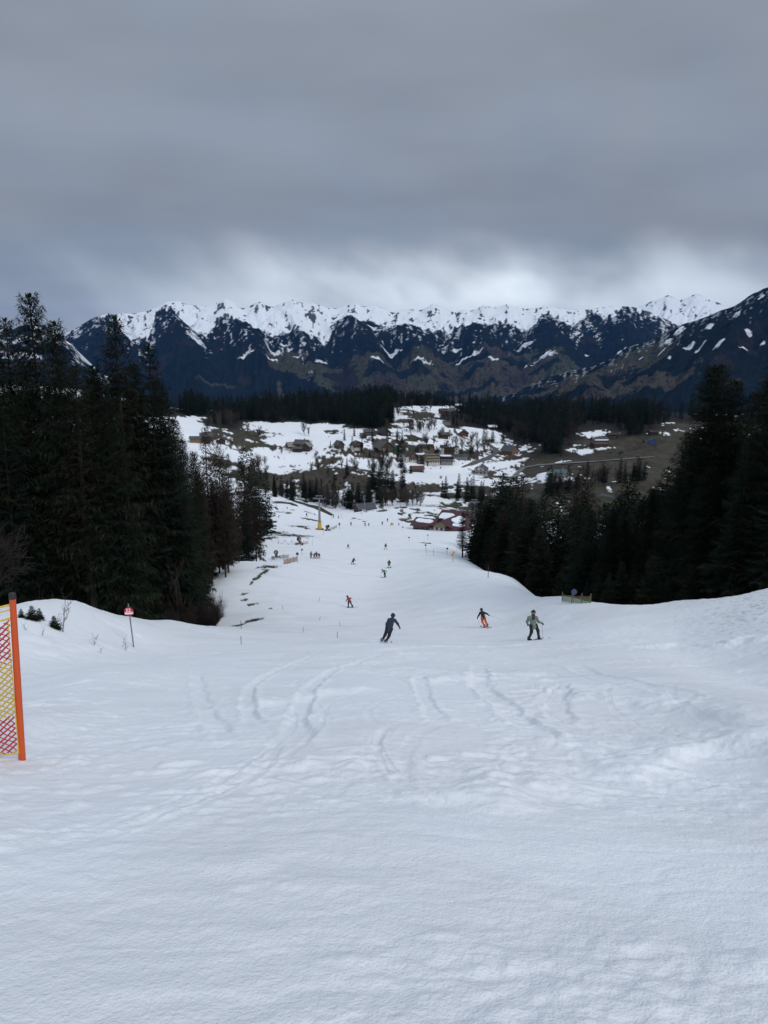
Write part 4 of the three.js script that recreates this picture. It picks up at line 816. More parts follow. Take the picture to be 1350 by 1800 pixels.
for (const [k, v, X, Y, h, label] of [
  ['wood', 1, 610, 835, 30, 'single slim cypress-like spruce on the field below the farmhouse'], ['wood', 1, 581, 787, 13, 'tiny cone-shaped conifer beside the dark hut'], ['wood', 2, 828, 797, 30, 'dark round-headed spruce beside the brick-red hotel'], ['wood', 0, 850, 786, 34, 'tall dark spruce above the road bend'], ['wood', 2, 866, 778, 30, 'wide dark spruce left of the road bend trees'], ['wood', 0, 884, 779, 34, 'dark spruce right above the house with the orange wall'],
  ['wood', 2, 705, 822, 38, 'dark spruce in front of the white hotel annex'], ['young', 0, 722, 832, 14, 'dark rounded conifer beside the red-brown shed'], ['young', 1, 712, 831, 16, 'dark conifer left of the red-brown shed'], ['wood', 1, 752, 819, 10, 'small dark conifer in front of the hotel'], ['wood', 1, 797, 744, 20, 'dark conifer above the lane, left one'], ['wood', 0, 803, 748, 16, 'dark conifer above the lane, right one'], ['wood', 0, 727, 728, 8, 'small conifer on the brown hilltop'],
  ['bareMid', 0, 435, 760, 18, 'leafless tree on the brown slope at the left of the snowfield'], ['bareMid', 1, 458, 767, 19, 'bushy leafless tree at the right end of the brown slope'], ['bareMid', 2, 455, 768, 16, 'spreading leafless tree next to the bushy one on the brown slope'], ['bareMid', 0, 535, 764, 26, 'leafless pair of trees on the snow above the farmhouse'], ['bareMid', 1, 543, 767, 18, 'thin leafless tree right of the pair above the farmhouse'], ['bareMid', 2, 560, 828, 16, 'leafless tree at the lower edge of the snow below the farmhouse'], ['bareMid', 0, 547, 828, 18, 'leafless tree left at the lower edge of the farmhouse snow'], ['bareMid', 2, 577, 836, 15, 'leafless tree on the brown bank below the farmhouse'], ['bareMid', 1, 600, 826, 22, 'leafless tree beside the slim cypress-like spruce'],
  ['bareMid', 2, 625, 830, 32, 'big spreading leafless tree right of the slim spruce'], ['bareMid', 0, 813, 791, 25, 'broad leafless tree on snow behind the brick-red hotel'], ['bareMid', 2, 779, 768, 20, 'rounded leafless tree hiding a dark barn'], ['bareMid', 0, 790, 772, 18, 'leafless tree right of the rounded one by the dark barn'], ['bareMid', 1, 763, 783, 14, 'small leafless tree on the snow above the hotel'], ['bareMid', 2, 823, 862, 18, 'rounded leafless tree on the snow below the white house'], ['bareMid', 0, 926, 787, 18, 'leafless tree on the snow right of the orange-walled house'], ['bareMid', 1, 838, 776, 18, 'leafless tree left of the tall spruce at the road bend'], ['bareMid', 0, 495, 798, 12, 'small leafless tree below the pale-roofed barn'], ['bareMid', 2, 556, 806, 16, 'leafless tree right below the farmhouse'], ['bareMid', 1, 587, 808, 12, 'little leafless tree on the green mound'],
  ['bareMid', 1, 725, 722, 22, 'bare tree on the top of the brown hill'], ['bareMid', 0, 756, 722, 22, 'rounded bare tree at the right of the brown hilltop'], ['bareMid', 2, 700, 730, 26, 'bare tree at the left foot of the brown hill'], ['bareMid', 1, 384, 752, 30, 'tall grey leafless tree left of the brown slope'], ['bareMid', 0, 405, 750, 32, 'taller grey leafless tree by the brown slope'], ['bareMid', 2, 366, 755, 24, 'dense leafless tree among the roofs on the left'], ['bareMid', 1, 680, 752, 18, 'leafless tree behind the upper barns'], ['bareMid', 0, 654, 748, 16, 'leafless tree left behind the upper barns'], ['bareMid', 2, 903, 772, 26, 'bare tree at the edge of the woods above the orange-walled house'],
]) standing(k, v, X, Y, h, label, undefined, k === 'young' ? 1.2 : 1);

// low bushes and young growth on the village meadows
for (const [poly, n, label] of [[[[400, 770], [700, 760], [690, 800], [620, 822], [480, 826], [410, 800]], 30, 'low leafless bush on the snow around the farmhouse'], [[[700, 745], [870, 748], [880, 800], [720, 800]], 34, 'low leafless bush on the slope above the hotels'], [[[740, 805], [900, 805], [900, 850], [700, 860]], 18, 'low leafless bush on the snow around the white house'], [[[960, 770], [1140, 765], [1140, 840], [990, 845]], 22, 'low leafless bush on the brown meadow at the right'], [[[480, 838], [640, 832], [650, 862], [490, 866]], 30, 'low leafless bush on the brown bank below the farmhouse']])
  for (let i = 0, t = 0; i < n && t < 900; t++) { const xs = poly.map((p) => p[0]), ys = poly.map((p) => p[1]), X = lerp(Math.min(...xs), Math.max(...xs), FR()), Y = lerp(Math.min(...ys), Math.max(...ys), FR()); if (!inside(poly, X, Y)) continue; i++; const p = hitFrom(X, Y, 240); plant('thicket', Math.floor(FR() * 2), p.x, p.y, p.z, lerp(1.2, 3.4, FR()), FR() * 6.28, label, label.replace('low leafless bush', 'low bushes'), 1.1); }

// ---- houses
const WALL = { timber: mat(0.060, 0.042, 0.030), dark: mat(0.030, 0.024, 0.020), white: mat(0.46, 0.455, 0.435), grey: mat(0.20, 0.20, 0.19), orange: mat(0.19, 0.105, 0.055), redBrown: mat(0.11, 0.045, 0.03), cream: mat(0.27, 0.225, 0.15), snow: mat(0.80, 0.845, 0.90), red: mat(0.066, 0.018, 0.019, 0.6), teal: mat(0.055, 0.095, 0.10, 0.6), slate: mat(0.065, 0.070, 0.080, 0.7), shingle: mat(0.080, 0.075, 0.068), pale: mat(0.23, 0.21, 0.185), greenTarp: mat(0.02, 0.11, 0.08, 0.6), blueTarp: mat(0.025, 0.055, 0.17, 0.6), frame: mat(0.30, 0.28, 0.25), glass: new THREE.MeshPhysicalMaterial({ color: rgb(0.03, 0.035, 0.04), roughness: 0.12 }) };
const unitBox = new THREE.BoxGeometry(1, 1, 1);
function boxPart(name, parent, material, w, h, d, x, y, z, rz = 0, ry = 0) { const m = part(name, unitBox, material, parent); m.scale.set(w, h, d); m.position.set(x, y, z); m.rotation.set(0, ry, rz); return m; }
function wallGeo(w, h, rise, d, ridge) {
  const along = ridge === 'x', W = along ? d : w, L = along ? w : d, s = new THREE.Shape();
  s.moveTo(-W / 2, -3); s.lineTo(W / 2, -3); s.lineTo(W / 2, h); if (rise > 0) s.lineTo(0, h + rise); s.lineTo(-W / 2, h); s.closePath();
  const g = new THREE.ExtrudeGeometry(s, { depth: L, bevelEnabled: false }); g.translate(0, 0, -L / 2); if (along) g.rotateY(Math.PI / 2); return g;
}
let blobSeed = 1;
function snowSheet(a, b, t) { // a lying sheet of snow with an uneven rim, about a by b metres
  const r = rng(blobSeed++ * 77), s = new THREE.Shape(), n = 22, ph = r() * 9;
  for (let i = 0; i <= n; i++) { const q = i / n * 6.2832, c = Math.cos(q), si = Math.sin(q), k = Math.pow(Math.pow(Math.abs(c), 5) + Math.pow(Math.abs(si), 5), -0.2) * (1 - 0.26 * (0.5 + 0.5 * noise(Math.cos(q) * 2 + ph, Math.sin(q) * 2))), x = c * k * a / 2, y = si * k * b / 2; i ? s.lineTo(x, y) : s.moveTo(x, y); }
  const g = new THREE.ExtrudeGeometry(s, { depth: t, bevelEnabled: true, bevelSize: t * 0.5, bevelThickness: t * 0.5, bevelSegments: 2 }); g.rotateX(-Math.PI / 2); return g;
}
function volume(root, o) { // one gabled body with its roof, in metres, front towards +z
  const { x = 0, z = 0, y = 0, w, d, h, rise, ridge = 'z', over = 0.9, wall, roof } = o, along = ridge === 'x', b = new THREE.Group();
  const at = (m) => { m.position.x += x; m.position.y += y; m.position.z += z; return m; };
  const wm = at(part('wall', wallGeo(w, h, rise, d, ridge), wall, root)); if (o.wallLabel) wm.userData.label = o.wallLabel;
  if (o.lower) { const lw = at(boxPart('plinth_wall', root, o.lower, w + 0.12, h * (o.lowerShare ?? 0.45) + 3, d + 0.12, 0, (h * (o.lowerShare ?? 0.45) - 3) / 2, 0)); }
  if (rise > 0) {
    const W = along ? d : w, L = (along ? w : d) + 2 * over, half = W / 2 + over, ang = Math.atan2(rise, W / 2), sl = half / Math.cos(ang), t = 0.32;
    for (const s of [-1, 1]) {
      const g = new THREE.BoxGeometry(sl, t, L); g.translate(s * sl / 2, t / 2 + 0.02, 0);
      const m = part('roof_slope', g, roof, root); m.position.set(0, h + rise, 0); m.rotation.z = -s * ang; 
      const piv = m; if (along) { m.rotation.set(0, 0, 0); const gg = g; gg.rotateZ(-s * ang); gg.rotateY(-Math.PI / 2); }
      at(piv);
      const sn = o.snow?.[s > 0 ? 1 : 0];
      if (sn) { const [u0, u1, l0, l1] = sn, a = (u1 - u0) * sl, c = (l1 - l0) * L, q = snowSheet(a, c, 0.22); q.translate(s * (u0 + u1) / 2 * sl, t + 0.12, ((l0 + l1) / 2 - 0.5) * L); q.rotateZ(-s * ang); if (along) q.rotateY(-Math.PI / 2); const m2 = part('roof_snow', q, WALL.snow, root); m2.position.y = h + rise; at(m2); }
    }
  } else {
    at(boxPart('roof_slab', root, roof, w + 2 * over, 0.4, d + 2 * over, 0, h + 0.2, 0));
    if (o.snow) at(part('roof_snow', snowSheet((w + over) * 0.9, (d + over) * 0.85, 0.3), WALL.snow, root)).position.y += h + 0.5;
  }
  for (const q of o.windows ?? []) for (let r = 0; r < q.rows; r++) for (let c = 0; c < q.cols; c++) {
    const sx = q.sx ?? 1.3, sy = q.sy ?? 1.4, span = q.span ?? 0.75, u = q.cols > 1 ? (c / (q.cols - 1) - 0.5) * span : 0, yy = q.y + r * (q.dy ?? 2.8);
    const fm = part('window', unitBox, WALL.frame, root), side = q.side ?? 'front', D = o.lower ? 0.06 : 0;
    fm.scale.set(sx, sy, 0.12);
    if (side === 'front') fm.position.set(u * w, yy, d / 2 + 0.03 + D); else { fm.position.set((side === 'left' ? -1 : 1) * (w / 2 + 0.03 + D), yy, u * d); fm.rotation.y = side === 'left' ? -Math.PI / 2 : Math.PI / 2; }
    at(fm);
    const pane = part('pane', unitBox, WALL.glass, fm); pane.scale.set(0.78, 0.82, 0.3); pane.position.z = 0.42;
  }
  for (const yy of o.balconies ?? []) { at(boxPart('balcony', root, o.balconyMat ?? WALL.timber, w * (o.balconyW ?? 0.94), 1.0, 1.1, 0, yy + 0.5, d / 2 + 0.62)); at(boxPart('balcony_floor', root, WALL.dark, w * (o.balconyW ?? 0.94), 0.16, 1.3, 0, yy - 0.1, d / 2 + 0.66)); }
  if (o.door) { at(boxPart('door', root, o.door, 1.3, 2.3, 0.16, (o.doorX ?? 0.2) * w, 1.15, d / 2 + 0.1)); }
  if (o.chimney) at(boxPart('chimney', root, WALL.grey, 0.9, 2.2, 0.9, o.chimney * w, h + rise + 0.1, -d * 0.1));
}
const HOUSE_AT = {};
function house(name, label, X, Y, turn, D, volumes) { // X, Y: pixel of the middle of the front's foot
  const t = thing(name, label, name.replace(/_/g, ' ').split(' ').pop());
  const p = D ? (() => { const y = heightAt(Y, D); return { x: xAt(X, D, y), y, D, z: -D }; })() : hitFrom(X, Y, name === 'ski_hut' ? 220 : 430), k = metresPerPixel(p.D) / CP;
  t.position.set(p.x, p.y + (name === 'ski_hut' ? 0.9 : 0.4), p.z); t.rotation.y = turn * Math.PI / 180;
  for (const v of volumes(k)) volume(t, { z: 0, ...v });
  return t;
}
const W_ = WALL;
house('barn', 'small barn with pale roof, left part of the old farmstead', 515, 790, 25, 0, (k) => [{ w: 20 * k, d: 9, h: 6 * k, rise: 6 * k, ridge: 'x', wall: W_.timber, roof: W_.pale, lower: W_.white, lowerShare: 0.3, windows: [{ cols: 2, rows: 1, y: 1.2 }] }]);
house('farmhouse', 'big old dark timber farmhouse with grey roof on the snowfield', 531, 790, -14, 0, (k) => [{ w: 22 * k, d: 10, h: 10 * k, rise: 6 * k, ridge: 'x', wall: W_.timber, roof: W_.shingle, windows: [{ cols: 3, rows: 2, y: 1.4, dy: 2.4 }], chimney: 0.2 }, { x: 11 * k, z: 3, w: 14 * k, d: 9, h: 6.5 * k, rise: 6 * k, ridge: 'z', wall: W_.dark, roof: W_.pale }, { x: -2 * k, z: 8, w: 16 * k, d: 5, h: 3 * k, rise: 2 * k, ridge: 'x', wall: W_.dark, roof: W_.shingle }]);
house('hut', 'dark hut with blue-grey roof beside the tiny cone-shaped conifer', 596, 787, 32, 0, (k) => [{ w: 12 * k, d: 8, h: 5 * k, rise: 6.5 * k, ridge: 'z', wall: W_.timber, roof: W_.slate, windows: [{ cols: 1, rows: 1, y: 1.4 }] }]);
house('house', 'white and dark-timber house between the dark hut and the big barn', 628, 789, 18, 0, (k) => [{ w: 17 * k, d: 9, h: 9 * k, rise: 4 * k, ridge: 'z', wall: W_.redBrown, roof: W_.shingle, lower: W_.white, lowerShare: 0.3, windows: [{ cols: 3, rows: 2, y: 1.2, dy: 2.4, sx: 1 }], balconies: [2.6] }, { x: -9 * k, w: 6 * k, d: 6, h: 6 * k, rise: 2 * k, wall: W_.white, roof: W_.shingle }]);
house('barn', 'big low barn with wide grey roof next to the green shelter', 674, 792, 30, 0, (k) => [{ w: 26 * k, d: 14, h: 6 * k, rise: 10 * k, ridge: 'z', wall: W_.timber, roof: W_.shingle, windows: [{ cols: 4, rows: 1, y: 1.3 }] }, { x: -10 * k, z: 5, w: 12 * k, d: 6, h: 3 * k, rise: 3 * k, ridge: 'x', wall: W_.dark, roof: W_.shingle, door: W_.white }]);
house('shelter', 'little green-covered shelter beside the big grey-roofed barn', 697, 791, 10, 0, (k) => [{ w: 8 * k, d: 4, h: 4 * k, rise: 3 * k, wall: W_.greenTarp, roof: W_.greenTarp, over: 0.2 }]);
house('barn', 'weathered grey barn on the slope above the white and timber house', 649, 765, -8, 0, (k) => [{ w: 16 * k, d: 9, h: 6 * k, rise: 3.6 * k, ridge: 'x', wall: W_.shingle, roof: W_.shingle, windows: [{ cols: 3, rows: 1, y: 1.6, sx: 0.9 }] }]);
house('hut', 'tiny dark hut below the weathered grey barn', 639, 770, 20, 0, (k) => [{ w: 9 * k, d: 5, h: 4 * k, rise: 4 * k, wall: W_.dark, roof: W_.shingle }]);
house('barn', 'black steep-roofed barn right of the weathered grey one', 676, 765, 20, 0, (k) => [{ w: 17 * k, d: 10, h: 4 * k, rise: 8 * k, wall: W_.dark, roof: W_.dark, door: W_.white, doorX: 0.2 }]);
house('house', 'white gabled hotel annex behind the dark spruce', 713, 810, -30, 0, (k) => [{ w: 14 * k, d: 12, h: 9 * k, rise: 5 * k, ridge: 'z', wall: W_.white, roof: W_.dark, windows: [{ cols: 2, rows: 3, y: 1.4, dy: 2.6 }, { side: 'left', cols: 3, rows: 2, y: 1.6 }] }]);
house('house', 'small red and white house between annex and balconied hotel', 727, 811, 5, 0, (k) => [{ w: 13 * k, d: 8, h: 7 * k, rise: 3 * k, ridge: 'x', wall: W_.white, roof: W_.redBrown, windows: [{ cols: 3, rows: 1, y: 1.6 }], balconies: [2.8], balconyMat: W_.redBrown }]);
house('hotel', 'large gabled hotel with three rows of pale wooden balconies', 756, 814, 12, 0, (k) => [{ w: 26 * k, d: 16, h: 13 * k, rise: 7 * k, ridge: 'z', over: 1.6, wall: W_.cream, roof: W_.shingle, lower: W_.white, lowerShare: 0.3, balconies: [3.0, 5.6, 8.2], balconyMat: W_.cream, windows: [{ cols: 6, rows: 3, y: 1.5, dy: 2.6, span: 0.84 }], snow: [[0.5, 0.95, 0.1, 0.5], null] }, { x: -18 * k, z: -2, w: 11 * k, d: 12, h: 14 * k, rise: 0, wall: W_.dark, roof: W_.shingle, snow: true, windows: [{ cols: 2, rows: 3, y: 1.5 }] }]);
house('hotel', 'brick-red hotel wing with white end walls and flat snowy roof', 788, 797, -6, 0, (k) => [{ w: 26 * k, d: 12, h: 11 * k, rise: 2.5 * k, ridge: 'x', wall: W_.redBrown, roof: W_.dark, windows: [{ cols: 5, rows: 3, y: 1.5, dy: 2.5, span: 0.7 }], balconies: [2.8, 5.3], balconyMat: W_.timber, snow: [null, [0.2, 0.9, 0.1, 0.6]] }, { x: -10 * k, z: 1, w: 6 * k, d: 12.6, h: 10 * k, rise: 0, wall: W_.white, roof: W_.dark, over: 0.2 }, { x: 14 * k, z: 0.6, w: 7 * k, d: 12, h: 11 * k, rise: 0, wall: W_.white, roof: W_.dark, over: 0.3, windows: [{ cols: 1, rows: 3, y: 1.6 }] }]);
house('house', 'dark-roofed house with wooden gable uphill of the balconied hotel', 748, 792, 8, 0, (k) => [{ w: 24 * k, d: 10, h: 6 * k, rise: 3.6 * k, ridge: 'x', wall: W_.cream, roof: W_.dark, windows: [{ cols: 4, rows: 1, y: 2 }] }, { x: 7 * k, z: 2, w: 9 * k, d: 8, h: 6 * k, rise: 4 * k, wall: W_.orange, roof: W_.dark }]);
house('house', 'flat dark building with a white snow edge right of the hotel', 783, 812, -4, 0, (k) => [{ w: 25 * k, d: 12, h: 9 * k, rise: 0, wall: W_.dark, roof: W_.slate, snow: true, windows: [{ cols: 5, rows: 1, y: 2 }] }, { x: 2 * k, z: 8, w: 20 * k, d: 4, h: 4 * k, rise: 1.5 * k, ridge: 'x', wall: W_.grey, roof: W_.slate, windows: [{ cols: 3, rows: 1, y: 1.2 }] }]);
house('house', 'low grey flat-roofed wing with a row of windows by the road', 810, 805, -10, 0, (k) => [{ w: 22 * k, d: 8, h: 4.5 * k, rise: 0, wall: W_.grey, roof: W_.slate, windows: [{ cols: 6, rows: 1, y: 1.4 }] }]);
house('shed', 'long shed with red-brown roof at the lower edge of the village', 733, 828, 6, 0, (k) => [{ w: 21 * k, d: 9, h: 4 * k, rise: 4 * k, ridge: 'x', wall: W_.dark, roof: mat(0.10, 0.05, 0.04), windows: [{ cols: 4, rows: 1, y: 1 }] }]);
house('house', 'lone white two-storey house with dark gable on the lower snowfield', 846, 835, -12, 0, (k) => [{ w: 19 * k, d: 11, h: 11 * k, rise: 6 * k, ridge: 'z', over: 1.0, wall: W_.white, roof: W_.slate, snow: [[0.05, 0.5, 0.05, 0.9], null], windows: [{ cols: 3, rows: 2, y: 2.0, dy: 2.6, sx: 1.5 }, { cols: 1, rows: 1, y: 6.6, sx: 1.4, sy: 1 }, { side: 'right', cols: 3, rows: 2, y: 2.0, dy: 2.6 }], balconies: [3.2], balconyMat: W_.grey, balconyW: 0.9 }, { x: -11 * k, w: 5 * k, d: 7, h: 4.5 * k, rise: 0, wall: W_.white, roof: W_.slate }]);
house('house', 'house with blue-grey roof and orange wooden gable by the road bend', 896, 798, 38, 0, (k) => [{ w: 17 * k, d: 14, h: 6 * k, rise: 8 * k, ridge: 'z', wall: W_.orange, roof: W_.slate, windows: [{ cols: 2, rows: 2, y: 1.4, dy: 2.3 }] }]);
house('hut', 'dark hut on the snow beside the narrow lane', 815, 766, -12, 0, (k) => [{ w: 15 * k, d: 8, h: 4 * k, rise: 5 * k, wall: W_.redBrown, roof: W_.dark }]);
house('shed', 'shed under a fully white roof at the edge of the woods', 865, 753, 4, 0, (k) => [{ w: 13 * k, d: 9, h: 2.6 * k, rise: 2.4 * k, ridge: 'x', wall: W_.dark, roof: W_.snow }]);
house('shed', 'grey flat shed above the row of leafless trees', 785, 746, 0, 0, (k) => [{ w: 13 * k, d: 6, h: 4.5 * k, rise: 0, wall: W_.grey, roof: W_.shingle }]);
house('house', 'dark house just below the gap in the ridge woods', 781, 728, 15, 0, (k) => [{ w: 16 * k, d: 10, h: 5 * k, rise: 4 * k, ridge: 'x', wall: W_.redBrown, roof: W_.slate, snow: [[0.3, 0.9, 0.1, 0.5], null] }]);
house('barn', 'dark barn hidden behind the rounded leafless tree', 779, 770, 0, 0, (k) => [{ w: 16 * k, d: 9, h: 6 * k, rise: 3 * k, ridge: 'x', wall: W_.dark, roof: W_.shingle }]);
house('house', 'small house with white roof in the gap of the ridge woods', 806, 716, 0, 0, (k) => [{ w: 9 * k, d: 8, h: 3 * k, rise: 2.4 * k, ridge: 'x', wall: W_.timber, roof: W_.snow }]);
house('barn', 'barn with orange upper boards and dark base on the right meadow', 1053, 784, 3, 0, (k) => [{ w: 24 * k, d: 12, h: 10 * k, rise: 3.6 * k, ridge: 'x', over: 1.2, wall: W_.orange, roof: W_.slate, lower: W_.dark, lowerShare: 0.42, windows: [{ cols: 4, rows: 1, y: 3.4, sx: 1.6, sy: 1.2 }], snow: [null, [0.75, 0.98, 0.05, 0.95]] }]);
house('hut', 'small brown hut just above the orange-boarded barn', 1075, 768, 0, 0, (k) => [{ w: 13 * k, d: 6, h: 3.6 * k, rise: 2.4 * k, ridge: 'x', wall: W_.timber, roof: W_.dark }]);
house('hut', 'dark hut on the snow patch by the right-hand tall spruces', 1148, 764, 0, 0, (k) => [{ w: 13 * k, d: 7, h: 4 * k, rise: 2 * k, ridge: 'x', wall: W_.dark, roof: W_.dark }]);
house('shelter', 'blue-covered shelter beside the right-hand tall spruces', 1147, 779, -10, 0, (k) => [{ w: 11 * k, d: 5, h: 4 * k, rise: 2.4 * k, wall: W_.blueTarp, roof: W_.blueTarp, over: 0.2 }]);
house('house', 'white house with blue-green roof below the pale gravel road', 984, 840, 8, 0, (k) => [{ w: 21 * k, d: 10, h: 8 * k, rise: 5 * k, ridge: 'x', wall: W_.white, roof: W_.teal, windows: [{ cols: 3, rows: 2, y: 1.3, dy: 2.2 }], chimney: 0.3 }, { x: -13 * k, w: 8 * k, d: 8, h: 4 * k, rise: 2 * k, wall: W_.timber, roof: W_.shingle }]);
{
  const t = house('house', 'brown house whose roof carries a row of skylights', 1027, 853, 4, 0, (k) => [{ w: 23 * k, d: 12, h: 6 * k, rise: 7 * k, ridge: 'x', wall: W_.timber, roof: mat(0.045, 0.038, 0.036), windows: [{ cols: 4, rows: 1, y: 1.4 }], snow: [null, null] }]);
  const k = metresPerPixel(-t.position.z) / CP, ang = Math.atan2(7 * k, 6); for (const u of [-7, -1, 5]) { const s = boxPart('skylight', t, W_.frame, 1.3, 0.15, 1.5, u * k, 6 * k + 7 * k * 0.55 + 0.55, 6 * 0.45); s.rotation.set(ang, 0, 0); }
}
house('house', 'half-hidden house with a pale snowy gable among the right-hand trees', 1070, 888, 20, 400, (k) => [{ w: 38 * k, d: 12, h: 4 * k, rise: 12 * k, wall: W_.timber, roof: W_.slate, snow: [[0.5, 0.98, 0.3, 0.98], [0.6, 0.98, 0.5, 0.98]] }]);
house('house', 'half-hidden house with long blue-grey roof behind the right-hand spruces', 1120, 892, -6, 380, (k) => [{ w: 30 * k, d: 9, h: 8 * k, rise: 8 * k, ridge: 'x', wall: W_.timber, roof: W_.slate, windows: [{ cols: 4, rows: 1, y: 1.6 }] }]);
house('house', 'lowest half-hidden house with grey roofs among the right-hand spruces', 1112, 908, 20, 350, (k) => [{ w: 22 * k, d: 8, h: 5 * k, rise: 8 * k, wall: W_.grey, roof: W_.slate }, { x: 16 * k, z: 4, w: 14 * k, d: 6, h: 3 * k, rise: 4 * k, ridge: 'x', wall: W_.grey, roof: W_.teal }]);
house('house', 'house with orange wooden wall behind the edge of the left wood', 344, 777, 10, 0, (k) => [{ w: 18 * k, d: 9, h: 6 * k, rise: 3 * k, ridge: 'x', wall: W_.orange, roof: W_.slate }]);
house('house', 'grey-roofed house behind the slim larches on the left', 363, 772, 12, 0, (k) => [{ w: 20 * k, d: 9, h: 5 * k, rise: 5 * k, ridge: 'x', wall: W_.timber, roof: W_.shingle }]);
house('hut', 'black hut with snow beside the brown slope on the left', 389, 779, 20, 0, (k) => [{ w: 12 * k, d: 7, h: 4 * k, rise: 4 * k, wall: W_.dark, roof: W_.dark, snow: [[0.3, 0.9, 0.2, 0.8], null] }]);
house('house', 'pale house standing among the ridge woods on the left', 412, 714, 0, 0, (k) => [{ w: 16 * k, d: 9, h: 8 * k, rise: 2 * k, ridge: 'x', wall: mat(0.10, 0.075, 0.055), roof: W_.pale, windows: [{ cols: 3, rows: 1, y: 4 }] }]);
house('barn', 'grey-roofed barn with reddish wall behind the end of the piste', 641, 899, 24, 446, (k) => [{ w: 30 * k, d: 9, h: 6 * k, rise: 7 * k, ridge: 'x', wall: mat(0.06, 0.03, 0.025), roof: W_.slate }]);
house('hut', 'reddish hut between larch trunks behind the left wood', 424, 868, 10, 0, (k) => [{ w: 16 * k, d: 7, h: 4 * k, rise: 4 * k, ridge: 'x', wall: W_.redBrown, roof: W_.pale, snow: [null, [0.2, 0.9, 0.1, 0.9]] }]);
// the ski hut with its red roofs
house('ski_hut', 'low ski hut with several dark red roofs half under snow', 792, 931, -31, 0, (q) => ((k) => [
  { x: -44 * k, z: 4, w: 42 * k, d: 9, h: 7 * k, rise: 10 * k, ridge: 'x', over: 1.0, wall: W_.dark, roof: W_.red, snow: [null, [0.16, 0.62, 0.14, 0.92]], windows: [{ cols: 4, rows: 1, y: 0.9 }] },
  { x: -18 * k, z: -11, w: 46 * k, d: 11, h: 11 * k, rise: 12 * k, ridge: 'x', over: 1.0, wall: W_.dark, roof: W_.red, snow: [null, [0.35, 0.97, 0.3, 0.95]], chimney: 0.3 },
  { x: 0, z: 0, w: 58 * k, d: 17, h: 7 * k, rise: 13 * k, ridge: 'z', over: 1.2, wall: W_.cream, roof: W_.red, wallLabel: 'cream gable wall with dark windows', lower: W_.white, lowerShare: 0.9, windows: [{ cols: 5, rows: 1, y: 1.0, span: 0.7 }], door: W_.dark, doorX: 0.2, snow: [[0.1, 0.45, 0.1, 0.6], [0.15, 0.6, 0.15, 0.7]] },
  { x: 34 * k, z: 5, w: 34 * k, d: 9, h: 7 * k, rise: 8 * k, ridge: 'x', over: 0.9, wall: W_.timber, roof: W_.red, snow: [null, [0.1, 0.5, 0.2, 0.85]], windows: [{ cols: 3, rows: 1, y: 0.9 }] }])(q * 0.86));
